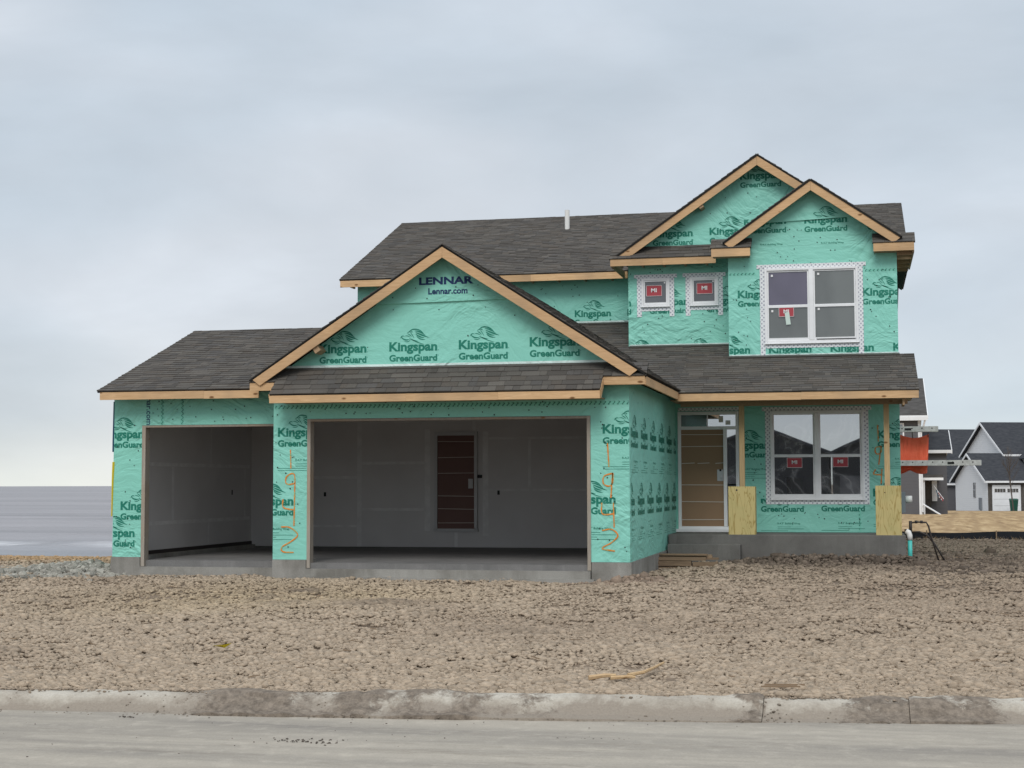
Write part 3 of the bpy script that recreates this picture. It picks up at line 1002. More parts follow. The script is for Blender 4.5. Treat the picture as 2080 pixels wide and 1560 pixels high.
def ribbon(fr, pts, w, name, mat, parent, n=0.007):
    """a wobbling sprayed line on a wall, rounded by Catmull-Rom"""
    P_ = [np.array(p, float) for p in pts]
    P_ = [2 * P_[0] - P_[1]] + P_ + [2 * P_[-1] - P_[-2]]
    out = []
    for i in range(1, len(P_) - 2):
        for k in range(6):
            t = k / 6
            a, b_, c_, d_ = P_[i - 1:i + 3]
            out.append(0.5 * (2 * b_ + (c_ - a) * t + (2 * a - 5 * b_ + 4 * c_ - d_) * t * t + (3 * b_ - a - 3 * c_ + d_) * t ** 3))
    out.append(P_[-2])
    mb = MB()
    for i, p in enumerate(out):
        d = out[min(i + 1, len(out) - 1)] - out[max(i - 1, 0)]
        d = d / (np.linalg.norm(d) + 1e-9)
        k = w * random.uniform(0.75, 1.2) / 2
        mb.v += [tuple(fr.P(p[0] - d[1] * k, p[1] + d[0] * k, n)), tuple(fr.P(p[0] + d[1] * k, p[1] - d[0] * k, n))]
    mb.f = [(2 * i, 2 * i + 1, 2 * i + 3, 2 * i + 2) for i in range(len(out) - 1)]
    return mb.build(name, mat, parent, fix=False)


def strip(fr, u0, u1, v0, v1, name, mat, parent, n=0.003, t=0.002):
    a, b_ = fr.P(u0, v0, n - t), fr.P(u1, v1, n)
    return MB().box(min(a.x, b_.x), max(a.x, b_.x), min(a.y, b_.y), max(a.y, b_.y), min(a.z, b_.z), max(a.z, b_.z)).build(name, mat, parent)


def nails(fr, pts, parent, r=0.011):
    mb = MB()
    for u, v in pts:
        k = 6
        rr = r * random.uniform(0.8, 1.25)
        vs_ = [fr.P(u + rr * math.cos(2 * math.pi * i / k), v + rr * math.sin(2 * math.pi * i / k), 0.009) for i in range(k)] + [fr.P(u, v, 0.013)]
        mb.add(vs_, [(i, (i + 1) % k, k) for i in range(k)])
    o = mb.build('cap_nails', BLACK, parent, fix=False)
    o['kind'] = 'stuff'


def scatter(u0, u1, v0, v1, n, ok=lambda u, v: True):
    out = []
    for i in range(n):
        u, v = random.uniform(u0, u1), random.uniform(v0, v1)
        if ok(u, v): out.append((u, v))
    return out


# ---- foundations and slabs
for q in ((-9.73, -9.13, -0.02, 0.5, -0.4, 0.335), (-4.23, -3.58, -0.02, 0.5, -0.4, 0.335), (-13.02, -12.46, 0.58, 1.0, -0.4, 0.33),
          (-3.9, -3.58, 0.501, 6.45, -0.4, 0.335), (-13.02, -12.7, 1.001, 8.1, -0.4, 0.33)):
    MB().box(*q).build('foundation', CONC, HOUSE)
for q in ((-9.13, -4.23, 0.02, 6.6, -0.4, 0.285), (-12.46, -9.74, 0.66, 7.5, -0.4, 0.275), (-9.74, -9.13, 0.5, 7.5, -0.4, 0.28)):
    MB().box(*q).build('garage_slab', SLAB, HOUSE)
for q in ((-9.12, -4.24, -0.10, 0.018, -0.3, 0.19), (-9.20, -4.16, -0.22, -0.101, -0.3, 0.065), (-12.45, -9.74, 0.52, 0.655, -0.3, 0.165)):
    MB().box(*q).build('garage_apron', CONC, HOUSE)
mb = MB()
mb.box(-3.58, 0.87, 5.0, 6.45, -0.3, 0.63)
o = mb.build('porch_slab', CONCD, HOUSE)
bv = o.modifiers.new('bevel', 'BEVEL')
bv.width = 0.012
bv.segments = 2
o = MB().box(-3.56, -2.18, 4.68, 5.0, -0.3, 0.455).build('porch_step', CONCD, HOUSE)
bv = o.modifiers.new('bevel', 'BEVEL')
bv.width = 0.012
bv.segments = 2

# ---- wrapped walls
G, ST, PW, SW, BG, BAY, UPW = Fr('front', 0.0), Fr('front', 0.6), Fr('front', 6.6), Fr('front', 7.5), Fr('front', 7.5), Fr('front', 6.6), Fr('front', 9.4)
SIDE = Fr('right', -3.6)

# main garage front
w = grid_wall('house_wrap', G, -9.73, -3.602, 0.338, 3.30, [(-9.12, -4.24, 0.2, 2.72)])
w['label'] = 'teal wrap on the wide garage front with sprayed house number'
put_print(G, STAMP_S, -9.65, 2.43, 0.84, (-9.73, -9.125, 0.34, 3.3), parent=w)
put_print(G, STAMP_S, -9.35 - 0.84, 1.26, 0.84, (-9.73, -9.125, 0.34, 3.3), parent=w)
put_print(G, STAMP_S, -4.04, 2.43, 0.84, (-4.235, -3.605, 0.34, 3.3), parent=w)
put_print(G, STAMP_S, -3.82 - 0.84, 1.29, 0.84, (-4.235, -3.605, 0.34, 3.3), parent=w)
L1 = [[(-9.42, 2.2), (-9.41, 1.88)], [(-9.35, 0.91), (-9.34, 1.48), (-9.35, 1.78), (-9.48, 1.75), (-9.5, 1.64), (-9.44, 1.61), (-9.34, 1.63)], [(-9.55, 1.36), (-9.54, 1.22), (-9.36, 1.18)],
      [(-9.58, 0.89), (-9.42, 0.88), (-9.28, 0.76), (-9.39, 0.65), (-9.56, 0.55), (-9.54, 0.47), (-9.35, 0.46)],
      [(-3.96, 2.27), (-3.94, 1.88)], [(-3.88, 1.78), (-4.02, 1.73), (-4.03, 1.61), (-3.94, 1.57), (-3.88, 1.63), (-3.88, 1.78), (-3.91, 1.38)], [(-4.06, 1.3), (-4.05, 1.12), (-3.86, 1.12)],
      [(-3.87, 1.3), (-3.86, 0.9)], [(-4.06, 0.85), (-3.9, 0.87), (-3.8, 0.77), (-3.9, 0.66), (-4.06, 0.56), (-3.85, 0.52)]]
for i, l in enumerate(L1):
    ribbon(G, l, 0.022, 'sprayed_digit', SPRAY, w, n=0.007 + 0.0006 * i)
strip(G, -9.70, -3.61, 2.895, 2.955, 'seam_tape', SEAM, w)
nails(G, scatter(-9.7, -9.15, 0.4, 3.1, 16) + scatter(-4.2, -3.63, 0.4, 3.1, 18) + scatter(-9.1, -4.2, 2.75, 3.0, 34), w)
# side of the garage
w = grid_wall('house_wrap', SIDE, 0.14, 6.6, 0.338, 3.30, [])
for row, off in ((2.38, 0.15), (1.26, -0.3)):
    for k in range(6):
        put_print(SIDE, STAMP_S, off + 1.22 * k, row, 0.84, (0.145, 6.58, 0.34, 3.3), parent=w)
nails(SIDE, scatter(0.2, 6.4, 0.5, 3.1, 40), w)
# narrow garage
w = grid_wall('house_wrap', ST, -13.0, -9.735, 0.332, 3.24, [(-12.45, -9.5, 0.2, 2.67)], mat=WRAPC)
w['label'] = 'crumpled teal wrap around the narrow garage opening'
for v, u in ((2.45, -13.25), (1.17, -12.85), (0.69, -13.4)):
    put_print(ST, STAMP, u, v, 0.84, (-12.99, -12.455, 0.34, 3.2), parent=w)
put_print(ST, fit(text2d('Lennar.com', 0.012), 0, 0, 0.68), -12.37, 3.36, 1.0, (-12.95, -10, 0.4, 3.22), NAVY, w, rot=R(-90))
strip(ST, -12.10, -12.04, 2.68, 3.2, 'seam_tape', SEAM, w)
strip(ST, -11.72, -11.66, 2.68, 3.2, 'seam_tape', SEAM, w)
nails(ST, scatter(-12.95, -12.48, 0.5, 3.1, 14) + scatter(-12.4, -9.9, 2.72, 3.1, 20), w)
mb = MB()
mb.tube([(-13.005, 0.61, 3.1), (-13.01, 0.60, 2.4), (-13.01, 0.60, 2.2)], 0.016, 6)
mb.build('wrap_edge', BLUEW, w)
mb = MB()
mb.tube([(-13.0, 0.605, 2.02), (-13.01, 0.60, 1.7), (-13.015, 0.60, 1.35), (-13.02, 0.60, 1.05)], 0.024, 6, 0.012)
mb.build('yellow_strap', YELLOW, w)
wl = Fr('left', -13.0)
slab_wall('house_wrap', wl, [(0.74, 0.332), (8.0, 0.332), (8.0, 3.2), (4.3, 4.5), (0.74, 3.2)], 0.14)
slab_wall('house_wrap', Fr('back', 8.0), [(-13.0, 0.332), (-9.7, 0.332), (-9.7, 3.2), (-13.0, 3.2)], 0.14)

# garage gable
gz = lambda x: 5.58 - 0.65 * abs(x + 6.66)
gp = [(-10.0, 3.31), (-3.5, 3.31), (-3.5, 3.40), (-6.66, 5.44), (-9.82, 3.40), (-10.0, 3.34)]
w = slab_wall('house_wrap', G, [(-9.9, 3.31), (-3.42, 3.31), (-6.66, 5.46)], 0.12)
w['label'] = 'teal wrap on the triangular garage gable with lion logos'
for u, v in ((-8.91, 3.84), (-7.67, 3.85), (-6.46, 3.86), (-5.25, 3.88)):
    put_print(G, STAMP, u, v, 0.85, parent=w)
u_ = slab_wall('house_wrap', G, [(-7.92, 4.64), (-5.46, 4.68), (-6.66, 5.44)], 0.03, 0.032)
put_print(G, fit(text2d('LENNAR', 0.040), 0, 0, 0.94, 0.122), -7.14, 4.955, 1.0, parent=u_, mat=NAVY, n=0.037)
put_print(G, fit(text2d('Lennar.com', 0.03), 0, 0, 0.68, 0.105), -6.98, 4.79, 1.0, parent=u_, mat=NAVY, n=0.037)
nails(Fr('front', -0.032), [(-7.6, 4.75), (-7.0, 4.72), (-6.2, 4.75), (-6.12, 4.92), (-7.2, 4.90), (-6.5, 4.9)], u_)
nails(G, [(-8.4, 4.5), (-7.6, 4.55), (-6.8, 4.53), (-6.0, 4.55), (-5.5, 4.4), (-8.05, 3.92), (-6.3, 4.08)], w)
strip(G, -9.6, -3.75, 3.575, 3.63, 'base_tape', TAPEW, w, n=0.006)

# porch wall and door wall
w = grid_wall('house_wrap', PW, -3.602, 0.84, 0.632, 3.42, [(-3.56, -2.32, 0.69, 3.07), (-1.68, 0.12, 1.31, 3.04)])
w['label'] = 'teal wrap on the ground floor wall behind the porch'
for u, v in ((-2.55, 2.31), (0.41, 2.5), (-1.9, 1.22), (-0.71, 1.23), (0.30, 1.35)):
    cl = (-3.5, 0.835, 0.64, 3.4)
    if u == -2.55: cl = (-2.3, -1.70, 0.64, 3.4)
    if v == 1.22 or v == 1.23: cl = (-3.5, 0.835, 0.64, 1.30)
    if u == 0.41 or u == 0.30: cl = (0.14, 0.835, 0.64, 3.4)
    put_print(PW, STAMP_S, u, v, 0.86, cl, parent=w)
for i, l in enumerate([[(0.41, 2.76), (0.42, 2.43)], [(0.47, 2.33), (0.37, 2.31), (0.36, 2.22), (0.41, 2.18), (0.47, 2.23), (0.47, 2.33), (0.42, 1.97)], [(0.36, 1.88), (0.32, 1.79), (0.46, 1.77)], [(0.48, 1.89), (0.46, 1.58)]]):
    ribbon(PW, l, 0.023, 'sprayed_digit', SPRAY, w, n=0.007 + 0.0006 * i)
nails(PW, scatter(-2.2, -1.8, 0.8, 3.0, 14) + scatter(-1.7, 0.2, 0.7, 1.1, 16) + scatter(0.3, 0.8, 0.9, 3.0, 12), w)
strip(PW, 0.02, 0.06, 0.65, 1.29, 'seam_tape', SEAM, w)

# upper storey: recessed part with the two small windows
w = grid_wall('house_wrap', SW, -4.68, -2.5, 4.3, 6.45, [(-4.38, -3.82, 5.37, 5.93), (-3.35, -2.80, 5.37, 5.93)], mat=WRAPC)
w['label'] = 'teal wrap around the two small upper windows'
for u in (-5.45, -4.23, -3.02):
    put_print(SW, STAMP, u, 5.37, 0.84, (-4.67, -2.52, 4.5, 6.2), parent=w, holes=[(-4.38, -3.82, 5.37, 5.93), (-3.35, -2.80, 5.37, 5.93)])
for u in (-4.85, -3.62, -2.40):
    put_print(SW, STAMP, u, 4.28, 0.84, (-4.67, -2.52, 4.5, 6.2), parent=w)
nails(SW, scatter(-4.6, -2.6, 4.6, 5.3, 18) + scatter(-4.65, -2.55, 5.95, 6.15, 12), w)
strip(SW, -4.66, -2.52, 4.50, 4.545, 'base_tape', TAPEW, w, n=0.006)
# big gable above it
w = slab_wall('house_wrap', BG, [(-4.80, 6.46), (0.95, 6.46), (-1.93, 8.36)], 0.12)
w['label'] = 'teal wrap on the tall upper gable'
for u, v in ((-2.3, 7.98), (-4.15, 6.82), (-2.95, 6.83)):
    put_print(BG, STAMP, u, v, 0.86, parent=w)
nails(BG, scatter(-3.6, -1.2, 6.9, 7.7, 14, lambda u, v: v < 8.1 - 0.69 * abs(u + 1.93)), w)
# bay
w = grid_wall('house_wrap', BAY, -2.5, 0.84, 4.0, 6.40, [(-1.75, 0.06, 4.45, 5.93)])
w['label'] = 'teal wrap around the big upper window'
for u, v in ((-2.31, 5.37), (0.16, 5.35)):
    put_print(BAY, STAMP, u, v, 0.86, (-2.49, 0.835, 4.2, 6.4), parent=w, holes=[(-1.75, 0.06, 4.45, 5.93)])
for u in (-2.92, -1.70, -0.48, 0.74):
    put_print(BAY, STAMP, u, 4.24, 0.86, (-2.49, 0.835, 4.16, 4.43 if u > -2 and u < 0.5 else 4.6), parent=w)
nails(BAY, scatter(-2.4, -1.9, 4.4, 6.1, 16) + scatter(0.2, 0.8, 4.5, 6.2, 14) + scatter(-1.8, 0.1, 6.0, 6.35, 14), w)
strip(BAY, -2.49, -1.95, 5.83, 5.875, 'seam_tape', SEAM, w)
strip(BAY, 0.22, 0.83, 5.83, 5.875, 'seam_tape', SEAM, w)
strip(BAY, -2.49, 0.83, 4.165, 4.21, 'base_tape', TAPEW, w, n=0.006)
w = slab_wall('house_wrap', BAY, [(-2.5, 6.402), (0.84, 6.402), (-0.83, 7.58)], 0.12)
put_print(BAY, STAMP_S, -2.17, 6.86, 0.86, (-2.6, 1.0, 6.403, 6.97), parent=w)
put_print(BAY, STAMP_S, -0.96, 6.85, 0.86, (-2.6, 1.0, 6.403, 6.97), parent=w)
put_print(BAY, STAMP, 0.28, 6.85, 0.86, [((0.05, 7.0, 0), (0.57, 0.82, 0)), ((0, 6.403, 0), (0, -1, 0))], parent=w)
u_ = slab_wall('house_wrap', BAY, [(-1.78, 6.88), (0.12, 6.95), (-0.83, 7.56)], 0.03, 0.032)
put_print(BAY, STAMP, -0.98, 6.80, 0.86, (-2.6, 1.0, 6.955, 7.6), parent=u_, n=0.037)
nails(BAY, scatter(-1.4, -0.2, 6.42, 6.8, 10), w)
slab_wall('house_wrap', Fr('left', -2.5), [(6.74, 4.0), (7.5, 4.0), (7.5, 6.45), (6.74, 6.45)], 0.12)
slab_wall('house_wrap', Fr('left', -4.68), [(7.64, 4.3), (9.4, 4.3), (9.4, 6.45), (7.64, 6.45)], 0.12)
# main upper wall
w = grid_wall('house_wrap', UPW, -11.33, -4.6, 4.6, 6.28, [])
w['label'] = 'teal wrap on the set-back upper wall under the long eave'
for u in (-6.18, -7.40, -8.6):
    put_print(UPW, STAMP, u, 5.38, 0.84, (-11.3, -4.9, 4.7, 6.2), parent=w)
put_print(UPW, STAMP, -4.98, 5.38, 0.84, (-11.3, -4.7, 4.7, 6.2), parent=w)
nails(UPW, scatter(-7.5, -4.9, 5.6, 6.1, 14), w)
strip(UPW, -11.2, -4.7, 5.235, 5.275, 'base_tape', TAPEW, w, n=0.006)
slab_wall('house_wrap', Fr('right', 0.84), [(6.74, 0.632), (18.6, 0.632), (18.6, 6.25), (14, 8.25), (8.95, 6.2), (6.74, 6.38)], 0.14)
slab_wall('house_wrap', Fr('left', -11.33), [(9.54, 0.3), (18.6, 0.3), (18.6, 6.25), (14, 8.25), (9.54, 6.25)], 0.14)
slab_wall('house_wrap', Fr('back', 18.6), [(-11.33, 0.3), (0.84, 0.3), (0.84, 6.25), (-11.33, 6.25)], 0.14)
MB().box(-11.3, 0.86, 6.75, 18.55, -0.3, 0.60).build('foundation', CONC, HOUSE)

# ---- garage interior
YB = 6.6
dw = MB().box(-12.80, -3.76, YB, YB + 0.1, 0.29, 3.0).build('drywall', DRY, HOUSE)
fb = Fr('front', YB)
for u0, u1, v0, v1 in [(-10.40, -10.30, 0.30, 2.95), (-10.29, -8.92, 2.03, 2.09), (-10.29, -8.92, 1.05, 1.11), (-11.9, -10.41, 1.73, 1.79), (-11.9, -10.41, 0.70, 0.75), (-8.91, -8.79, 0.63, 2.77), (-7.65, -7.53, 0.53, 2.71), (-7.52, -3.8, 2.54, 2.59),
                       (-7.52, -3.8, 1.46, 1.51), (-6.68, -6.62, 1.52, 2.53), (-8.26, -8.19, 0.3, 0.60), (-7.87, -7.80, 2.72, 2.95)]:
    strip(fb, u0, u1, v0, v1, 'tape_seam', MUD, dw, n=0.004)
for u, v, a, b_ in [(-7.71, 1.77, 0.10, 0.07), (-7.31, 1.43, 0.05, 0.09), (-11.12, 1.40, 0.05, 0.09)]:
    strip(fb, u - a / 2, u + a / 2, v - b_ / 2, v + b_ / 2, 'outlet_box', BLACK, dw, n=0.008)
dr = MB()
for a in ((-8.68, -8.62, 0.66, 2.71), (-7.82, -7.76, 0.66, 2.71), (-8.62, -7.82, 2.63, 2.71), (-8.70, -7.74, 0.62, 0.68)):
    dr.box(a[0], a[1], YB - 0.07, YB - 0.002, a[2], a[3])
dr = dr.build('interior_door', JAMB, HOUSE)
dr['label'] = 'film-covered door in the back wall of the garage'
MB().box(-8.62, -7.82, YB - 0.035, YB - 0.005, 0.68, 2.63).build('door_panel', CARDD, dr)
for z in (0.80, 1.09, 1.36, 1.84, 2.17, 2.50):
    dz = random.uniform(-0.008, 0.008)
    MB().bar((-8.61, YB - 0.039, z + dz), (-7.83, YB - 0.039, z - dz), (0, 0.003, 0), (0, 0, 0.005)).build('strap', STRAP, dr)
MB().box(-7.95, -7.85, YB - 0.05, YB - 0.036, 1.52, 1.72).build('lock_plate', JAMB, dr)
dw = MB().box(-12.86, -12.80, 0.75, 6.6, 0.40, 3.0).build('drywall', DRY, HOUSE)
fs_ = Fr('right', -12.80)
for u0, u1, v0, v1 in [(0.8, 6.5, 1.96, 2.03), (0.8, 6.5, 0.86, 0.93), (2.6, 2.7, 0.94, 1.95), (4.4, 4.48, 2.04, 2.95), (4.3, 4.38, 0.42, 0.85), (6.2, 6.27, 0.94, 1.95)]:
    strip(fs_, u0, u1, v0, v1, 'tape_seam', MUD, dw, n=0.004)
strip(fs_, 5.5, 5.56, 1.4, 1.5, 'outlet_box', BLACK, dw, n=0.008)
MB().box(-12.86, -12.78, 0.75, 7.4, 0.28, 0.40).build('sill_plate', RUST, HOUSE)
MB().box(-3.86, -3.76, 0.15, 6.6, 0.29, 3.0).build('drywall', DRY, HOUSE)
MB().box(-9.72, -3.74, 0.16, 7.5, 3.0, 3.05).build('ceiling', DRY, HOUSE)
MB().box(-12.86, -9.721, 0.76, 7.5, 3.0, 3.05).build('ceiling', DRY, HOUSE)
MB().box(-9.70, -9.2, 0.145, 0.22, 0.29, 3.0).build('drywall', DRY, HOUSE)
MB().box(-9.2, -4.1, 0.145, 0.2, 2.76, 3.0).build('drywall', DRY, HOUSE)
for a in [(-9.118, -9.06, -0.012, 0.16, 0.20, 2.715), (-4.30, -4.242, -0.012, 0.16, 0.20, 2.715), (-12.448, -12.38, 0.588, 0.76, 0.17, 2.665)]:
    MB().box(*a).build('door_jamb', JAMBW, HOUSE)
MB().box(-9.06, -4.30, -0.012, 0.16, 2.675, 2.715).build('door_jamb', JAMBW, HOUSE)
MB().box(-12.38, -9.74, 0.588, 0.76, 2.63, 2.665).build('door_jamb', JAMBW, HOUSE)

# ---- roofs
COLS = [(0.078, 0.071, 0.064), (0.087, 0.080, 0.072), (0.094, 0.086, 0.077), (0.103, 0.094, 0.083), (0.083, 0.078, 0.073), (0.092, 0.081, 0.070)]
n_single = [0]


def clip_poly(poly, conv):
    out = poly
    m_ = len(conv)
    for i in range(m_):
        (x1, y1), (x2, y2) = conv[i], conv[(i + 1) % m_]
        inp, out = out, []
        side = lambda p: (x2 - x1) * (p[1] - y1) - (y2 - y1) * (p[0] - x1)
        for k in range(len(inp)):
            a, b_ = inp[k], inp[(k + 1) % len(inp)]
            sa, sb = side(a), side(b_)
            if sa >= 0: out.append(a)
            if (sa >= 0) != (sb >= 0):
                t = sa / (sa - sb)
                out.append((a[0] + (b_[0] - a[0]) * t, a[1] + (b_[1] - a[1]) * t))
        if not out: return []
    return out


def roof(O, U, V, poly, single=0, expo=0.143, deck=0.035):
    """O origin, U along the eave, V up the slope (unit), poly ccw convex in (s,t)"""
    O, U, V = Vector(O), Vector(U).normalized(), Vector(V).normalized()
    N = U.cross(V).normalized()
    if N.z < 0: N = -N
    W = lambda s, t, n: O + U * s + V * t + N * n
    part = MB().prism([W(s, t, 0) for s, t in poly], -N * deck).build('roof', DECK, HOUSE)
    t0, t1 = min(p[1] for p in poly), max(p[1] for p in poly)
    s0, s1 = min(p[0] for p in poly), max(p[0] for p in poly)
    rest = MB()
    row = 0
    t = t0 - 0.02
    while t < t1:
        s = s0 - random.uniform(0, 0.3)
        while s < s1:
            wd = random.choice([0.11, 0.15, 0.19, 0.24, 0.30, 0.34]) * random.uniform(0.9, 1.1)
            drop = random.choice([0, 0, 0.0, 0.004, 0.008])
            ov = -0.018
            big = [(p[0], p[1]) for p in poly]
            cell = [(s + 0.002, t - drop), (s + wd - 0.002, t - drop), (s + wd - 0.002, t + expo + 0.006), (s + 0.002, t + expo + 0.006)]
            if t >= t0: cp = clip_poly(cell, big)
            else: cp = clip_poly(cell, [(p[0], p[1] + (ov if abs(p[1] - t0) < 1e-6 else 0)) for p in poly])
            if len(cp) >= 3:
                lift0 = random.choice([0.011, 0.013, 0.016, 0.019])
                c_ = random.choice(COLS)
                k_ = random.uniform(0.88, 1.12)
                c_ = tuple(x * k_ * 1.14 for x in c_)
                top = [W(a, b_, 0.003 + lift0 * (1 - 0.75 * min(1, max(0, (b_ - t) / expo)))) for a, b_ in cp]
                bot = [W(a, b_, -0.001) for a, b_ in cp]
                m_ = len(cp)
                fs = [tuple(range(m_))] + [(i, i + m_, (i + 1) % m_ + m_, (i + 1) % m_) for i in range(m_)]
                if single > 0 and n_single[0] < 300:
                    single -= 1
                    n_single[0] += 1
                    MB().add(top + bot, fs, c_).build('shingle', SHING, part)
                else:
                    rest.add(top + bot, fs, c_)
            s += wd
        t += expo
        row += 1
    if rest.v:
        o = rest.build('shingles', SHING, part)
        o['kind'] = 'stuff'
    return part


def slope_v(run_y, rise, axis='y', sgn=1):
    v = Vector((0, sgn * run_y, rise)) if axis == 'y' else Vector((sgn * run_y, 0, rise))
    return v.normalized()


# pent roof over the garage doors (plus the short returns either side)
vp = slope_v(0.6, 0.45)
lp = math.hypot(0.6, 0.45)
roof((-9.58, -0.6, 3.12), (1, 0, 0), vp, [(0, 0), (5.60, 0), (5.60, lp * 0.985), (0, lp * 0.985)], single=140)
vr = slope_v(0.3, 0.225)
lr = math.hypot(0.3, 0.225)
roof((-3.978, -0.3, 3.347), (1, 0, 0), vr, [(0, 0), (0.70, 0), (0.70, lr), (0, lr)], single=20)
roof((-10.06, -0.3, 3.347), (1, 0, 0), vr, [(0, 0), (0.478, 0), (0.478, lr), (0, lr)], single=20)
# lower roof over the porch
pv = slope_v(1, 0.375)
L_ = math.hypot(1, 0.375)
roof((-8.5, 4.4, 3.33), (1, 0, 0), pv, [(5.15, 0), (9.64, 0), (9.64, 2.22 * L_), (5.15, 2.22 * L_)], single=120)
roof((-8.5, 4.4, 3.33), (1, 0, 0), pv, [(0, 1.3), (5.149, 0.02), (5.149, 5.0 * L_), (0, 5.0 * L_)])
roof((-8.5, 4.4, 3.33), (1, 0, 0), pv, [(5.151, 2.221 * L_), (6.2, 2.221 * L_), (6.2, 3.1 * L_), (5.151, 3.1 * L_)])
# garage gable roof
gl = math.hypot(3.38, 3.38 * 0.65)
roof((-3.28, -0.34, 3.383), (0, 1, 0), Vector((-1, 0, 0.65)), [(0, 0), (9.7, 0), (9.7, gl), (0, gl)])
roof((-10.04, -0.34, 3.383), (0, 1, 0), Vector((1, 0, 0.65)), [(0, 0), (9.7, 0), (9.7, gl), (0, gl)])
# narrow garage roof
ll = math.hypot(4.12, 4.12 * 0.354)
roof((-13.12, 0.18, 3.27), (1, 0, 0), slope_v(1, 0.354), [(0, 0), (4.6, 0), (4.6, ll), (0, ll)])
roof((-13.12, 8.42, 3.27), (1, 0, 0), slope_v(1, 0.354, 'y', -1), [(0, 0), (4.6, 0), (4.6, ll), (0, ll)])
# main roof
lm = math.hypot(5.07, 5.07 * 0.424)
roof((-11.62, 8.93, 6.335), (1, 0, 0), slope_v(1, 0.424), [(0, 0), (12.79, 0), (12.79, lm), (0, lm)])
roof((-11.62, 19.07, 6.335), (1, 0, 0), slope_v(1, 0.424, 'y', -1), [(0, 0), (12.79, 0), (12.79, lm), (0, lm)], expo=0.6)
# big gable
lb = math.hypot(3.07, 3.07 * 0.685)
roof((1.15, 7.17, 6.33), (0, 1, 0), Vector((-1, 0, 0.685)), [(0, 0), (6.6, 0), (6.6, lb), (0, lb)])
lb -= 0.145
roof((-4.88, 7.15, 6.412), (0, 1, 0), Vector((1, 0, 0.685)), [(0, 0), (6.6, 0), (6.6, lb), (0, lb)])
vq = slope_v(0.42, 0.29)
lq = math.hypot(0.42, 0.29)
roof((-5.02, 7.08, 6.33), (1, 0, 0), vq, [(0, 0), (2.52, 0), (2.52, lq), (0, lq)])
# bay gable
ly = math.hypot(1.98, 1.98 * 0.70)
ly -= 0.16
ly -= 0.14
roof((0.925, 6.245, 6.4716), (0, 1, 0), Vector((-1, 0, 0.70)), [(0, 0), (1.1, 0), (1.1, ly), (0, ly)])
roof((-2.565, 6.245, 6.4716), (0, 1, 0), Vector((1, 0, 0.70)), [(0, 0), (1.22, 0), (1.22, ly), (0, ly)])
vq2 = slope_v(0.32, 0.22)
lq2 = math.hypot(0.32, 0.22)
roof((-2.83, 6.27, 6.36), (1, 0, 0), vq2, [(0, 0), (0.82, 0), (0.82, lq2), (0, lq2)])
roof((0.37, 6.27, 6.36), (1, 0, 0), vq2, [(0, 0), (0.82, 0), (0.82, lq2), (0, lq2)])
# flashing where the roofs meet the walls
MB().bar((-9.58, -0.02, 3.575), (-3.8, -0.02, 3.575), (0, 0.035, 0.026), (0, -0.003, 0.004)).build('flashing', FLASH, HOUSE)
for a, b_, y, z in ((-2.5, 0.86, 6.565, 4.165), (-4.66, -2.5, 7.465, 4.50), (-8.2, -4.7, 9.365, 5.215)):
    MB().bar((a, y - 0.03, z - 0.005), (b_, y - 0.03, z - 0.005), (0, 0.05, 0.019), (0, -0.004, 0.01)).build('flashing', FLASH, HOUSE)


# ---- fascia boards
def fascia(x0, x1, y, ztop, h=0.14, cuts=(), t=0.035):
    xs = [x0, *cuts, x1]
    for a, b_ in zip(xs[:-1], xs[1:]):
        dz = random.uniform(-0.004, 0.004)
        MB().box(a + 0.001, b_ - 0.001, y, y + t, ztop - h + dz, ztop + dz).build('fascia_board', WOOD, HOUSE)


def fascia_y(x, y0, y1, ztop, h=0.14, t=0.035):
    MB().box(x - t, x, y0, y1, ztop - h, ztop).build('fascia_board', SOFF, HOUSE)


def rake(xp, zp, xe, pitch, y, h=0.165, t=0.035):
    """rake board from the peak (xp, zp) down to xe"""
    s = 1 if xe > xp else -1
    ze = zp - pitch * abs(xe - xp)
    cut = ze - h * 0.70
    xin = xp + s * (zp - h * math.hypot(1, pitch) - cut) / pitch
    pl = [(xp + s * 0.0015, y, zp), (xe, y, ze), (xe + s * 0.0, y, ze - 0.02), (xin, y, cut), (xp + s * 0.0015, y, zp - h * math.hypot(1, pitch))]
    return MB().prism(pl, (0, t, 0)).build('rake_board', WOODR, HOUSE)


fascia(-9.58, -3.985, -0.60, 3.095, 0.125, (-7.2, -5.65))
fascia(-3.985, -3.30, -0.30, 3.335, 0.135)
fascia(-10.05, -9.58, -0.30, 3.335, 0.135)
MB().bar((-3.985, -0.565, 3.04), (-3.985, -0.3, 3.24), (0.012, 0, 0), (0, -0.03, 0.065)).build('fascia_board', WOOD, HOUSE)
MB().bar((-9.585, -0.565, 3.04), (-9.585, -0.3, 3.24), (0.012, 0, 0), (0, -0.03, 0.065)).build('fascia_board', WOOD, HOUSE)
fascia(-13.07, -10.08, 0.18, 3.245, 0.135, (-11.1,))
fascia(-3.33, 1.13, 4.40, 3.31, 0.14, (-1.0,))
MB().box(-3.325, -3.29, -0.263, 4.44, 3.195, 3.335).build('fascia_board', WOOD, HOUSE)
fascia(-11.60, -4.9, 8.93, 6.31, 0.15, (-8.9, -7.1))
fascia(-5.0, -2.79, 7.08, 6.315, 0.145, (-3.9,))
fascia(-2.81, -2.03, 6.27, 6.35, 0.165)
fascia(0.385, 1.17, 6.27, 6.35, 0.165)
fascia_y(-4.96, 7.12, 8.93, 6.31, 0.15)
fascia_y(1.17, 6.31, 8.9, 6.30, 0.15)
rake(-6.66, 5.555, -3.42, 0.65, -0.34)
rake(-6.66, 5.555, -9.98, 0.65, -0.34)
rake(-1.93, 8.405, 1.0, 0.685, 7.17)
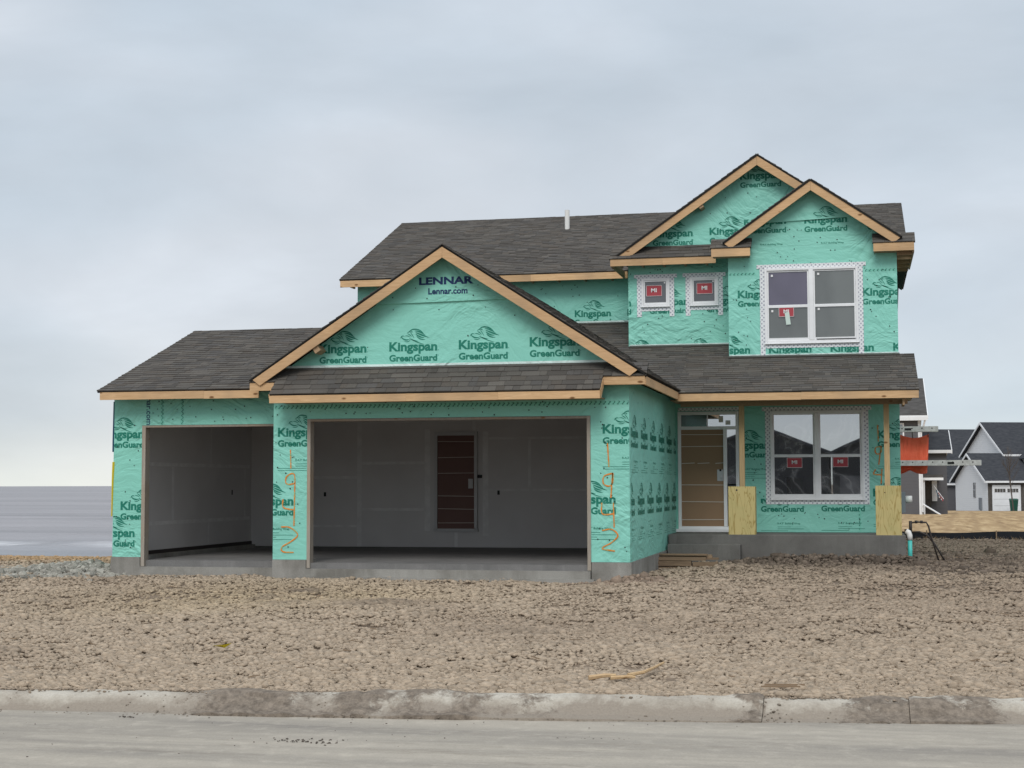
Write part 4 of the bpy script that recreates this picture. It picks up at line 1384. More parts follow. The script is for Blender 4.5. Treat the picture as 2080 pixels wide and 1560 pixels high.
rake(-1.93, 8.405, -4.9, 0.685, 7.17)
rake(-0.82, 7.66, 0.90, 0.70, 6.262)
rake(-0.82, 7.66, -2.54, 0.70, 6.262)
# soffit framing seen from below
for x in np.arange(-3.0, 1.1, 0.61):
    MB().box(x - 0.019, x + 0.019, 4.44, 6.58, 3.20, 3.285).build('rafter', SOFF, HOUSE)
MB().box(-3.33, 0.95, 5.10, 5.24, 3.10, 3.195).build('porch_beam', SOFF, HOUSE)
MB().box(-3.55, 1.05, 5.3, 6.58, 3.225, 3.24).build('porch_ceiling', SOFF, HOUSE)
MB().bar((0.86, 4.5, 3.12), (0.86, 5.2, 3.12), (0.02, 0, 0), (0, 0, 0.07)).build('rafter', SOFF, HOUSE)
for x in np.arange(-4.8, -2.8, 0.45):
    MB().box(x - 0.019, x + 0.019, 7.12, 7.49, 6.18, 6.27).build('rafter', SOFF, HOUSE)
for x in np.arange(-11.4, -5.0, 0.61):
    MB().box(x - 0.019, x + 0.019, 8.97, 9.39, 6.17, 6.27).build('rafter', SOFF, HOUSE)
for x0, x1, y0, y1, z in [(-2.79, -2.05, 6.31, 6.59, 6.19), (0.40, 0.84, 6.31, 6.59, 6.19), (-9.5, -4.0, -0.56, -0.002, 2.985), (-3.97, -3.33, -0.26, -0.002, 3.21)]:
    MB().box(x0, x1, y0, y1, z, z + 0.012).build('soffit', SOFF, HOUSE)
for k, y in enumerate(np.arange(6.5, 8.9, 0.6)):
    MB().box(0.845, 1.13, y - 0.02, y + 0.02, 6.12, 6.24).build('rafter', SOFF, HOUSE)
MB().box(0.845, 1.135, 7.0, 8.9, 6.245, 6.26).build('soffit', SOFF, HOUSE)
for x, z in ((-8.86, 3.88),):
    s = -1 if x > -6.66 else 1
    MB().bar((x, -0.3, z), (x, -0.01, z), (0.045, 0, s * 0.03), (-s * 0.028, 0, 0.043)).build('lookout', SOFF, HOUSE)
for x, z in ((-3.1, 7.40),):
    s = -1 if x > -1.93 else 1
    MB().bar((x, 7.2, z), (x, 7.49, z), (0.04, 0, s * 0.027), (-s * 0.026, 0, 0.038)).build('lookout', SOFF, HOUSE)


# ---- windows
def window(fr, x0, x1, z0, z1, cols, rows, panes, label, frame=0.05, mull=0.09, rail=0.045, out=0.035):
    """white vinyl window standing proud of a front wall"""
    mb = MB()
    Y = fr.c

    def bx(u0, u1, v0, v1, n0, n1):
        mb.box(u0, u1, Y - n1, Y - n0, v0, v1)
    bx(x0, x0 + frame, z0, z1, -0.06, out)
    bx(x1 - frame, x1, z0, z1, -0.06, out)
    bx(x0 + frame, x1 - frame, z1 - frame, z1, -0.06, out)
    bx(x0 + frame, x1 - frame, z0, z0 + frame, -0.06, out)
    bx(x0 - 0.01, x1 + 0.01, z0 - 0.022, z0 - 0.001, -0.01, out + 0.02)
    cw = (x1 - x0 - 2 * frame - mull * (cols - 1)) / cols
    for c_ in range(cols - 1):
        u = x0 + frame + cw * (c_ + 1) + mull * c_
        bx(u, u + mull, z0 + frame, z1 - frame, -0.06, out + 0.004)
    o = mb.build('window', VINYL, HOUSE)
    o['label'] = label
    bv = o.modifiers.new('bevel', 'BEVEL')
    bv.width = 0.006
    bv.segments = 2
    gh = (z1 - z0 - 2 * frame)
    for c_ in range(cols):
        u0 = x0 + frame + (cw + mull) * c_
        u1 = u0 + cw
        zr = z0 + frame + gh * 0.5
        for r_ in range(rows):
            a, b_ = (z0 + frame, z1 - frame) if rows == 1 else ((z0 + frame, zr) if r_ == 0 else (zr, z1 - frame))
            n1 = 0.022 if r_ == 0 else 0.006
            sb = MB()
            k = 0.028 if rows == 1 else 0.03
            lo = 0.05 if (r_ == 0 and rows > 1) else k
            hi = rail if (r_ == 0 and rows > 1) else k
            if r_ == 1: lo = 0.012
            for q in ((u0 + 0.001, u0 + k, a + 0.001, b_), (u1 - k, u1 - 0.001, a + 0.001, b_), (u0 + k, u1 - k, a + 0.001, a + lo), (u0 + k, u1 - k, b_ - hi, b_ - 0.001)):
                sb.box(q[0], q[1], Y - n1, Y + 0.04, q[2], q[3])
            sb.build('sash', VINYL, o)
            MB().box(u0 + k - 0.004, u1 - k + 0.004, Y + 0.015 - n1 * 0.5, Y + 0.022, a + lo - 0.004, b_ - hi + 0.004).build('pane', panes[c_ * rows + r_], o)
    return o


def sticker(o, Y, u, v, w_, h_, txt=True, mat=None):
    f_ = Fr('front', Y)
    s = strip(f_, u - w_ / 2, u + w_ / 2, v - h_ / 2, v + h_ / 2, 'sticker', mat or RED, o, n=0.004)
    if txt:
        put_print(f_, fit(text2d('MI', 0.03), 0, 0, w_ * 0.36, h_ * 0.36), u - w_ * 0.19, v - h_ * 0.12, 1.0, parent=o, mat=WHITEP, n=0.0075, name='sticker_print')
        e = 0.006
        for q in ((u - w_ / 2, u + w_ / 2, v + h_ / 2 - e, v + h_ / 2), (u - w_ / 2, u + w_ / 2, v - h_ / 2, v - h_ / 2 + e), (u - w_ / 2, u - w_ / 2 + e, v - h_ / 2, v + h_ / 2), (u + w_ / 2 - e, u + w_ / 2, v - h_ / 2, v + h_ / 2)):
            strip(f_, *q, 'sticker_border', WHITEP, o, n=0.0065, t=0.001)


def tape_frame(fr, x0, x1, z0, z1, o, up=0.06, dn=0.10, wd=0.095):
    for a in ((x0 - wd, x0 + 0.005), (x1 - 0.005, x1 + wd)):
        strip(fr, a[0], a[1], z0 - dn, z1 + up * 0.7, 'flashing_tape', TAPE, o, n=0.010, t=0.004)
    strip(fr, x0 - wd - 0.06, x1 + wd + 0.06, z1 + 0.001, z1 + up + 0.02, 'flashing_tape', TAPE, o, n=0.014, t=0.004)
    strip(fr, x0 - 0.02, x1 + 0.02, z0 - 0.10, z0 - 0.022, 'flashing_tape', TAPE, o, n=0.007, t=0.004)


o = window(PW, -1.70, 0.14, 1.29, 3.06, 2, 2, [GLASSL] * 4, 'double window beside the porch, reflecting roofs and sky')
tape_frame(PW, -1.70, 0.14, 1.29, 3.06, o)
sticker(o, 6.585, -1.22, 2.02, 0.30, 0.20)
sticker(o, 6.585, -0.32, 2.03, 0.30, 0.20)
o = window(BAY, -1.77, 0.08, 4.43, 5.95, 2, 2, [SCREEN, SCREENP, SCREEN, SCREEN], 'large four-pane upper window')
tape_frame(BAY, -1.77, 0.08, 4.43, 5.95, o, dn=0.26)
sticker(o, 6.585, -1.34, 5.06, 0.30, 0.20)
MB().bar((-1.33, 6.57, 5.05), (-1.30, 6.57, 4.80), (0.045, 0, 0.004), (0, 0.0015, 0)).build('tape_flap', PALETAPE, o)
for u, v in ((-1.62, 5.80), (-0.70, 5.81), (-1.62, 5.08), (-0.70, 5.10)):
    strip(Fr('front', 6.585), u - 0.02, u + 0.02, v - 0.022, v + 0.022, 'corner_tag', WHITEP, o, n=0.004)
MB().box(-0.75, 0.02, 6.555, 6.562, 4.484, 4.50).build('sash_gap', BLACK, o)
for a, b_, l in ((-4.40, -3.80, 'left'), (-3.37, -2.78, 'right')):
    o = window(SW, a, b_, 5.35, 5.95, 1, 1, [SCREENS], 'small square upper window, the %s of the pair' % l)
    tape_frame(SW, a, b_, 5.35, 5.95, o, dn=0.22)
    sticker(o, 7.49, (a + b_) / 2 - (0.03 if l == 'left' else -0.01), 5.68 if l == 'left' else 5.70, 0.33, 0.23)
    strip(Fr('front', 7.49), b_ - 0.12, b_ - 0.09, 5.83, 5.86, 'corner_tag', WHITEP, o, n=0.004)

# ---- front door set
mb = MB()
for q in ((-3.555, -3.49, 0.69, 3.065), (-2.385, -2.325, 0.69, 3.065), (-3.49, -2.385, 3.00, 3.065), (-3.49, -2.385, 2.70, 2.765), (-2.635, -2.565, 0.75, 2.70), (-3.49, -2.385, 0.69, 0.745)):
    mb.box(q[0], q[1], 6.565, 6.70, q[2], q[3])
mb.box(-3.60, -2.50, 6.50, 6.60, 0.634, 0.69)
dr = mb.build('front_door', VINYL, HOUSE)
dr['label'] = 'cardboard-covered front door with transom and sidelight'
MB().box(-3.49, -2.635, 6.60, 6.64, 0.745, 2.70).build('door_panel', CARD, dr)
for k, z in enumerate((0.88, 1.24, 1.58, 2.02, 2.36, 2.60)):
    dz = random.uniform(-0.006, 0.006)
    for a, b_ in ([(-3.485, -3.22), (-3.16, -2.92), (-2.80, -2.64)] if k == 3 else [(-3.485, -2.64)]):
        MB().bar((a, 6.594, z + dz), (b_, 6.594, z - dz), (0, 0.0035, 0), (0, 0, 0.006)).build('strap', STRAP, dr)
MB().box(-2.765, -2.645, 6.585, 6.599, 1.66, 1.89).build('lock_plate', METAL, dr)
MB().tube([(-2.69, 6.585, 1.745), (-2.69, 6.53, 1.745)], 0.024, 10).build('door_knob', METAL, dr)
MB().box(-2.72, -2.68, 6.575, 6.584, 1.855, 1.895).build('lock_hole', BLACK, dr)
MB().box(-3.49, -2.965, 6.61, 6.63, 2.765, 3.0).build('transom_pane', GLASST, dr)
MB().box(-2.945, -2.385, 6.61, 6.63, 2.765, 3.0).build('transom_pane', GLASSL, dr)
MB().box(-2.965, -2.945, 6.60, 6.64, 2.765, 3.0).build('transom_bar', VINYL, dr)
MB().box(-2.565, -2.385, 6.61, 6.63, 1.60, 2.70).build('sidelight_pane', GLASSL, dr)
MB().box(-2.565, -2.385, 6.60, 6.63, 0.745, 1.58).build('sidelight_panel', GLASST, dr)
for u, v, a, b_ in ((-2.68, 2.91, 0.09, 0.13), (-2.54, 2.84, 0.10, 0.09)):
    strip(Fr('front', 6.61), u - a / 2, u + a / 2, v - b_ / 2, v + b_ / 2, 'paper_tag', WHITEP if a > 0.095 else STRAP, dr, n=0.004)
strip(PW, -3.55, -2.3, 3.08, 3.15, 'flashing_tape', TAPE, dr, n=0.008)

# ---- porch posts on plywood boxes
for k, (x0, x1, px) in enumerate(((-2.42, -1.91, -2.16), (0.33, 0.80, 0.555))):
    lab = ('left of the two, nearest the front door', 'right of the two, at the house corner')[k]
    p = MB().box(px - 0.05, px + 0.05, 5.12, 5.22, 0.64, 3.10).build('porch_post', WOODZ, HOUSE)
    p['label'] = 'timber porch post rising from a plywood box, ' + lab
    MB().box(x0, x1, 5.0 + 0.015, 5.033, 0.632, 1.55 + 0.01 * k).build('plywood_panel', PLY, p)
    MB().box(x0 + 0.002, x0 + 0.02, 5.034, 5.40, 0.632, 1.545).build('plywood_panel', PLY, p)
    MB().box(x1 - 0.02, x1 - 0.002, 5.034, 5.40, 0.632, 1.545).build('plywood_panel', PLY, p)
    MB().tube([(x0 + 0.16 + 0.01 * k, 5.0145, 1.48 - 0.05 * k), (x0 + 0.16 + 0.01 * k, 5.0125, 1.48 - 0.05 * k)], 0.018 - 0.007 * k, 10).build('knot', RUST, p)

# vent pipe on the main roof
MB().tube([(-6.96, 12.75, 7.75), (-6.96, 12.75, 8.43)], 0.06, 12).build('vent_pipe', PVC, HOUSE)
MB().box(0.845, 0.93, 6.9, 7.25, 1.02, 1.43).build('meter_box', GREYBOX, HOUSE)

# ================================================================== utilities and loose things beside the house
t = thing('drain_pipe', (0.94, 5.15, 0.1), 'teal plastic pipe with white elbow at the porch corner', 'pipe')
MB().tube([(0.945, 5.15, 0.02), (0.945, 5.15, 0.56)], 0.042, 12).build('pipe', TEAL, t, True)
MB().tube([(0.945, 5.15, 0.54), (0.943, 5.15, 0.62), (0.925, 5.15, 0.68), (0.88, 5.16, 0.705)], 0.052, 12).build('elbow', PVC, t, True)
t = thing('gas_riser', (1.0, 5.9, 0.1), 'bent black iron gas pipes rising beside the teal pipe', 'pipe')
MB().tube([(0.87, 5.9, 0.70), (0.97, 5.9, 0.72), (0.985, 5.9, 0.84), (1.10, 5.9, 0.86), (1.28, 5.9, 0.85), (1.32, 5.9, 0.78), (1.36, 5.9, 0.60), (1.50, 5.85, 0.10)], 0.017, 8).build('pipe', RUST, t, True)
MB().tube([(0.97, 5.92, 0.66), (1.15, 5.92, 0.67), (1.30, 5.92, 0.60), (1.42, 5.9, 0.45), (1.62, 5.86, 0.10)], 0.017, 8).build('pipe', RUST, t, True)
MB().tube([(0.985, 5.9, 0.62), (0.985, 5.9, 0.88)], 0.030, 8).build('fitting', RUST, t, True)
for x in (1.09, 1.19):
    MB().tube([(x, 5.9, 0.832), (x, 5.9, 0.888)], 0.026, 8).build('fitting', RUST, t, True)
tag(MB().tube([(0.935, 6.98, 1.28), (1.06, 6.98, 1.28)], 0.075, 12).build('meter_lens', PVC, HOUSE, True))
tag(MB().bar((1.55, 7.3, 0.13), (2.15, 7.0, 0.12), (0.02, 0.055, 0), (0, 0, 0.014)).build('loose_board', WOODD), 'weathered board lying in the mud right of the house', 'board')

# pallet of old boards before the step
t = thing('board_pile', (-3.25, 3.6, 0.05), 'low pile of weathered boards lying before the porch step', 'boards')
for (a, b_, y, z, h) in [(-3.80, -2.55, 3.5, 0.05, 0.018), (-3.76, -2.98, 3.52, 0.13, 0.045), (-2.95, -2.50, 3.50, 0.12, 0.04), (-3.83, -2.72, 3.55, 0.215, 0.03), (-3.80, -2.62, 3.72, 0.245, 0.02), (-3.84, -2.75, 3.88, 0.25, 0.02), (-3.82, -2.66, 4.05, 0.25, 0.02), (-3.0, -2.5, 3.68, 0.215, 0.018), (-3.80, -3.1, 3.9, 0.13, 0.07), (-3.75, -2.7, 3.62, 0.29, 0.012)]:
    a_, b2 = random.uniform(-0.03, 0.03), random.uniform(-0.03, 0.03)
    MB().bar((a, y + a_, z + 0.02), (b_, y + b2, z + 0.02), (0, 0.065, 0), (0, 0, h)).build('board', WOODD, t)
STICK = make_wood('split_wood', (0.58, 0.42, 0.24), (0.42, 0.28, 0.15))
for pts, r, lb_ in [([(-2.17, -12.36, 0.02), (-2.05, -12.30, 0.035), (-1.96, -12.27, 0.035)], 0.022, 'short pale splinter of wood, left end of the sticks near the kerb'),
                    ([(-1.99, -12.36, 0.025), (-1.85, -12.30, 0.03), (-1.80, -12.28, 0.025)], 0.018, 'middle pale wood splinter among the sticks near the kerb'),
                    ([(-1.87, -12.2, 0.03), (-1.76, -12.05, 0.04), (-1.71, -11.75, 0.045), (-1.66, -11.5, 0.06)], 0.016, 'bent brown stick reaching up the yard behind the pale splinters')]:
    tag(MB().tube(pts, r, 6, r * 0.6).build('stick', STICK), lb_, 'stick', 'wood scraps near the kerb')
for k, (y, lb_) in enumerate(((-12.62, 'thin brown lath lying nearest the kerb'), (-12.5, 'thin brown lath lying just behind another, near the kerb'))):
    tag(MB().bar((-0.76 + 0.02 * k, y, 0.02), (-0.46 + 0.03 * k, y + 0.03, 0.022), (0, 0.010, 0), (0, 0, 0.006)).build('lath', WOODD), lb_, 'lath', 'laths near the kerb')
tag(MB().add([(-6.12, -10.85, 0.05), (-6.02, -10.88, 0.06), (-5.94, -10.80, 0.075), (-6.05, -10.74, 0.05), (-6.0, -10.83, 0.03)], [(0, 1, 4), (1, 2, 4), (2, 3, 4), (3, 0, 4)]).build('plastic_scrap', YELLOW), 'crumpled scrap of yellow plastic lying on the soil', 'scrap')

# scaffold planks behind the right side of the house
PLANK, nt, b = newmat('aluminium_plank', (0.40, 0.40, 0.385), 0.5, 0.5, 0.1)
nt.links.new(ramp(nt, noise(nt, pos(nt), 7, 5, 0.65), [(0.3, (0.36, 0.35, 0.33)), (0.7, (0.60, 0.59, 0.57))]), b.inputs['Base Color'])
SC = [(2.17, 3.36, 'longer lower'), (3.12, 2.22, 'shorter upper')]
for z, xe, nm in SC:
    t = thing('scaffold_plank', (0.5, 20.0, z), '%s aluminium scaffold plank sticking out behind the house' % nm, 'plank', 'scaffold planks')
    for y in (19.85, 20.25):
        MB().box(-1.5, xe, y, y + 0.03, z - 0.075, z + 0.075).build('side_rail', PLANK, t)
    MB().box(-1.5, xe - 0.02, 19.882, 20.248, z + 0.03, z + 0.055).build('deck_sheet', PLANK, t)
    MB().box(xe + 0.001, xe + 0.012, 19.85, 20.28, z - 0.07, z + 0.07).build('end_cap', METAL, t)
    hb = MB()
    for x in np.arange(1.25, xe - 0.05, 0.27):
        hb.tube([(x, 19.848, z + 0.02), (x, 19.838, z + 0.02)], 0.018, 8)
    hb.build('rivets', RUST, t)
    MB().bar((xe - 0.9, 19.842, z - 0.005), (xe - 0.72, 19.842, z - 0.005), (0, 0.004, 0), (0, 0, 0.03)).build('plank_label', BLACK, t)
t = thing('scaffold', (0.2, 20.05, 0), 'steel scaffold frame standing hidden behind the house corner', 'scaffold')
for x in (0.2, -1.3):
    for y in (19.80, 20.33):
        MB().tube([(x, y, -0.6), (x, y, 4.2)], 0.022, 8).build('leg', METAL, t)
    for z in (2.07, 3.02):
        MB().tube([(x, 19.8, z), (x, 20.33, z)], 0.022, 8).build('crossbar', METAL, t)


def tarp():
    m, nt, b = newmat('orange_tarp', (0.80, 0.11, 0.05), 0.5, 0.3)
    nt.links.new(ramp(nt, noise(nt, pos(nt), 3, 4), [(0.3, (0.78, 0.11, 0.05)), (0.7, (0.90, 0.18, 0.09))]), b.inputs['Base Color'])
    b.inputs['Transmission Weight'].default_value = 0.0
    bump(nt, b, noise(nt, pos(nt, (5, 5, 1)), 2.2, 4, 0.6, 0.5), 0.7, 0.06)
    mb = MB()
    nu, nv = 46, 26
    for j in range(nv + 1):
        for i in range(nu + 1):
            u, v = i / nu, j / nv
            x = -0.4 + 2.40 * u - 0.07 * v * u
            top = 2.97 - 0.10 * abs(math.sin(u * math.pi * 3.0)) + 0.02 * u
            if v < 0.7:
                z = top - (top - 2.12) * v / 0.7
                y = 20.36 + 0.035 * math.sin(u * 24 + v * 2) * (0.4 + v) + 0.03 * math.sin(u * 9)
            else:
                k = (v - 0.7) / 0.3
                z = 2.12 - 0.26 * k * (0.55 + 0.45 * abs(math.sin(u * math.pi * 3.6 + 0.4)))
                y = 20.36 + 0.04 * math.sin(u * 24 + 1.4) + 0.08 * math.sin(k * 3)
            mb.v.append((x, y, z))
    for j in range(nv):
        for i in range(nu):
            a = j * (nu + 1) + i
            mb.f.append((a, a + 1, a + nu + 2, a + nu + 1))
    o = mb.build('tarp', m, smooth=True)
    s = o.modifiers.new('thickness', 'SOLIDIFY')
    s.thickness = 0.004
    tag(o, 'bright orange tarp hanging between the two scaffold planks', 'tarp')
    for x in (1.55, 1.98):
        MB().tube([(x, 20.29, 3.16), (x - 0.01, 20.33, 3.02), (x, 20.37, 2.88)], 0.012, 6).build('tie', RUST, o)


tarp()

# ================================================================== straw lot, silt fence, neighbours
STRAW, nt, b = newmat('straw_blanket', (0.46, 0.33, 0.18), 0.95, 0.1)
n = noise(nt, pos(nt, (1.0, 0.16, 1), (0, 0, R(14))), 2.2, 7, 0.72, 0.4)
n2 = noise(nt, pos(nt, (0.15, 0.4, 1)), 1.0, 3)
wv = nd(nt, 'ShaderNodeTexWave', {'Vector': pos(nt, (1, 0.14, 1), (0, 0, R(25))), 'Scale': 0.35, 'Distortion': 1.6, 'Detail': 2.0, 'Detail Scale': 1.5}).outputs['Fac']
c = ramp(nt, n, [(0.36, (0.25, 0.165, 0.085)), (0.5, (0.41, 0.285, 0.155)), (0.64, (0.54, 0.40, 0.23))])
c = mixc(nt, mth(nt, 'MULTIPLY', ramp(nt, wv, [(0.0, 1.0), (0.25, 0.0)]), 0.45), c, (0.30, 0.20, 0.11))
nt.links.new(c, b.inputs['Base Color'])
bump(nt, b, n, 0.5, 0.05)


def straw_lot():
    xs = [-2, 2, 5, 8, 12, 18, 26, 40, 60]
    ys = [21.0, 24, 28, 34, 40, 46, 52, 58, 64, 72, 80, 90, 100, 112]
    mb = MB()
    for x in xs:
        for y in ys:
            mb.v.append((x, y + 0.02 * x, float(ground_z(x, y)) + 0.03 + 0.03 * math.sin(x * 0.9 + y * 0.5)))
    k = len(ys)
    for i in range(len(xs) - 1):
        for j in range(k - 1):
            mb.f.append((i * k + j, (i + 1) * k + j, (i + 1) * k + j + 1, i * k + j + 1))
    tag(mb.build('straw_lot', STRAW, smooth=True), 'lot covered in golden straw matting behind the black silt fence', 'straw', kind='structure')


straw_lot()
FABR, nt, b = newmat('silt_fence_fabric', (0.012, 0.014, 0.018), 0.7, 0.2)
bump(nt, b, noise(nt, pos(nt), 3, 3), 0.6, 0.05)
t = thing('silt_fence', (5, 20.7, 0), 'low black fabric silt fence along the straw lot', 'fence')
mb = MB()
xs = np.arange(-1, 16.1, 0.35)
for x in xs:
    y = 20.75 + 0.03 * math.sin(x * 3) + 0.02 * x
    mb.v += [(x, y, -0.05), (x, y + 0.02, 0.22 + 0.025 * math.sin(x * 1.9)), (x, y + 0.035, 0.22 + 0.025 * math.sin(x * 1.9)), (x, y + 0.035, -0.05)]
for i in range(len(xs) - 1):
    for j in range(3):
        a = i * 4 + j
        mb.f.append((a, a + 1, a + 5, a + 4))
mb.build('fabric', FABR, t)
for x in np.arange(1.9, 14, 1.9):
    MB().box(x - 0.015, x + 0.015, 20.70 + 0.02 * x, 20.73 + 0.02 * x, -0.1, 0.27).build('stake', WOODD, t)
mb = MB()
for _ in range(420):
    x = random.uniform(0.9, 8)
    y = 20.55 + 0.02 * x + random.gauss(0, 0.12)
    z = float(ground_z(x, y))
    a = random.uniform(0, 6.28)
    h = random.uniform(0.03, 0.14)
    dx, dy = math.cos(a) * 0.006, math.sin(a) * 0.006
    lx, ly_ = random.gauss(0, 0.06), random.gauss(0, 0.05)
    mb.add([(x - dx, y - dy, z), (x + dx, y + dy, z), (x + lx, y + ly_, z + h)], [(0, 1, 2)])
o = mb.build('dry_grass', STRAW, fix=False)
tag(o, 'tufts of dry grass and straw along the silt fence', 'grass', kind='stuff')

# ---- neighbour houses
def siding(name, c, pitch=0.19):
    m, nt, b = newmat(name, c, 0.6, 0.3)
    z = nd(nt, 'ShaderNodeSeparateXYZ', {0: pos(nt)}).outputs['Z']
    s = mth(nt, 'FRACT', mth(nt, 'MULTIPLY', z, 1 / pitch))
    bump(nt, b, s, 0.5, 0.03)
    nt.links.new(mixc(nt, ramp(nt, s, [(0.0, 1.0), (0.10, 0.0)]), c, tuple(x * 0.7 for x in c)), b.inputs['Base Color'])
    return m


SGREY = siding('grey_siding', (0.115, 0.115, 0.125))
SDARK = siding('charcoal_siding', (0.04, 0.042, 0.046))
SGREY2 = siding('mid_grey_siding', (0.28, 0.285, 0.29))
SWHITE = siding('white_siding', (0.82, 0.83, 0.84))
SSTONE = make_concrete('stone_veneer', (0.10, 0.09, 0.08), (0.05, 0.045, 0.04), scale=5)
RDARK, nt, b = newmat('dark_roof', (0.03, 0.032, 0.038), 0.9, 0.15)
nt.links.new(ramp(nt, noise(nt, pos(nt, (1, 1, 4)), 2.5, 4), [(0.3, (0.036, 0.039, 0.046)), (0.7, (0.062, 0.065, 0.072))]), b.inputs['Base Color'])
RGREY, nt, b = newmat('grey_roof', (0.08, 0.075, 0.07), 0.9, 0.15)
nt.links.new(ramp(nt, noise(nt, pos(nt, (1, 1, 4)), 2.5, 4), [(0.3, (0.06, 0.056, 0.053)), (0.7, (0.10, 0.095, 0.09))]), b.inputs['Base Color'])


class Lot:
    """local axes of a neighbour house: u along its front, v back, rotated about z"""
    def __init__(s, x, y, z, rot):
        s.o, s.c, s.s = Vector((x, y, z)), math.cos(R(rot)), math.sin(R(rot))

    def P(s, u, v, w):
        return s.o + Vector((u * s.c - v * s.s, u * s.s + v * s.c, w))

    def box(s, mb, u0, u1, v0, v1, w0, w1):
        mb.hexa([s.P(u0, v0, w0), s.P(u1, v0, w0), s.P(u1, v1, w0), s.P(u0, v1, w0), s.P(u0, v0, w1), s.P(u1, v0, w1), s.P(u1, v1, w1), s.P(u0, v1, w1)])
        return mb

    def gable_u(s, root, u0, u1, v0, v1, w0, we, wp, wall, roof_, trim, over=0.35):
        """wing whose ridge runs along u; gable ends at u0 and u1"""
        vm = (v0 + v1) / 2
        pr = [(v0, w0), (v1, w0), (v1, we), (vm, wp), (v0, we)]
        mb = MB()
        mb.prism([s.P(u0, v, w) for v, w in pr], s.P(u1, 0, 0) - s.P(u0, 0, 0))
        mb.build('wall', wall, root)
        k = (wp - we) / (vm - v0)
        ve, wo = v0 - over, we - over * k
        ve2 = v1 + over
        t_ = 0.12
        a = s.P(u1 + over, 0, 0) - s.P(u0 - over, 0, 0)
        for vv, sg in ((ve, 1), (ve2, -1)):
            MB().prism([s.P(u0 - over, vv, wo + 0.03), s.P(u0 - over, vm, wp + 0.03), s.P(u0 - over, vm, wp + 0.03 + t_), s.P(u0 - over, vv, wo + 0.03 + t_)], a).build('roof', roof_, root)
            for uu in (u0 - over - 0.05, u1 + over + 0.005):
                MB().prism([s.P(uu, vv, wo - 0.07), s.P(uu, vm, wp - 0.07), s.P(uu, vm, wp + 0.14), s.P(uu, vv, wo + 0.14)], s.P(0.045, 0, 0) - s.P(0, 0, 0)).build('rake_trim', trim, root)
        mb = MB()
        s.box(mb, u0 - over, u1 + over, ve - 0.10, ve - 0.001, wo - 0.04, wo + 0.14)
        mb.build('gutter', trim, root)

    def gable_v(s, root, u0, u1, v0, v1, w0, we, wp, wall, roof_, trim, over=0.35):
        um = (u0 + u1) / 2
        pr = [(u0, w0), (u1, w0), (u1, we), (um, wp), (u0, we)]
        MB().prism([s.P(u, v0, w) for u, w in pr], s.P(0, v1, 0) - s.P(0, v0, 0)).build('wall', wall, root)
        k = (wp - we) / (um - u0)
        wo = we - over * k
        t_ = 0.12
        a = s.P(0, v1 + over, 0) - s.P(0, v0 - over, 0)
        for uu in (u0 - over, u1 + over):
            MB().prism([s.P(uu, v0 - over, wo + 0.03), s.P(um, v0 - over, wp + 0.03), s.P(um, v0 - over, wp + 0.03 + t_), s.P(uu, v0 - over, wo + 0.03 + t_)], a).build('roof', roof_, root)
            MB().prism([s.P(uu, v0 - over - 0.05, wo - 0.07), s.P(um, v0 - over - 0.05, wp - 0.07), s.P(um, v0 - over - 0.05, wp + 0.14), s.P(uu, v0 - over - 0.05, wo + 0.14)], s.P(0, 0.045, 0) - s.P(0, 0, 0)).build('rake_trim', trim, root)

    def win(s, root, u0, u1, w0, w1, v, trim=VINYL, t_=0.08):
        mb = MB()
        for q in ((u0 - t_, u0, w0 - t_, w1 + t_), (u1, u1 + t_, w0 - t_, w1 + t_), (u0, u1, w1, w1 + t_), (u0, u1, w0 - t_, w0)):
            s.box(mb, q[0], q[1], v - 0.05, v + 0.02, q[2], q[3])
        o = mb.build('window', trim, root)
        s.box(MB(), u0, u1, v - 0.02, v + 0.02, w0, w1).build('pane', GLASSN, o)
        return o

    def win_end(s, root, v0, v1, w0, w1, u, trim=VINYL, t_=0.08):
        mb = MB()
        for q in ((v0 - t_, v0, w0 - t_, w1 + t_), (v1, v1 + t_, w0 - t_, w1 + t_), (v0, v1, w1, w1 + t_), (v0, v1, w0 - t_, w0)):
            s.box(mb, u - 0.05, u + 0.02, q[0], q[1], q[2], q[3])
        o = mb.build('window', trim, root)
        s.box(MB(), u - 0.02, u + 0.02, v0, v1, w0, w1).build('pane', GLASSN, o)

    def part(s, root, name, mat, u0, u1, v0, v1, w0, w1):
        return s.box(MB(), u0, u1, v0, v1, w0, w1).build(name, mat, root)


# nearest grey house, half hidden behind the tarp
A = Lot(3.40, 62, -0.15, 0)
t = thing('grey_house', (0, 62, -0.1), 'dark grey two-storey house half hidden behind the orange tarp', 'house')
A.gable_u(t, -8.0, 0.0, 0, 9.0, 0, 5.45, 7.6, SGREY, RGREY, VINYL)
A.part(t, 'corner_trim', VINYL, -0.14, 0.02, -0.02, 0.12, 0, 5.35)
A.part(t, 'fascia', VINYL, -8.3, 0.36, -0.47, -0.3, 5.15, 5.34)
MB().tube([A.P(0.22, -0.38, 5.15), A.P(0.12, -0.2, 4.75), A.P(0.02, -0.07, 4.5), A.P(0.02, -0.07, 0.2)], 0.05, 6).build('downspout', VINYL, t)
A.win(t, -1.75, -0.95, 3.4, 4.95, 0)
A.win(t, -3.6, -2.6, 3.4, 4.95, 0)
A.gable_u(t, 0.05, 1.55, 4.0, 9.0, 0, 3.6, 4.7, SGREY, RDARK, VINYL, 0.25)
A.part(t, 'porch_roof', RGREY, 0.04, 1.15, 0.6, 3.9, 1.98, 2.22)
A.part(t, 'porch_fascia', VINYL, 0.04, 1.17, 0.50, 0.598, 1.92, 2.06)
A.part(t, 'porch_wall', SSTONE, 0.10, 0.62, 3.2, 3.9, 0, 1.92)
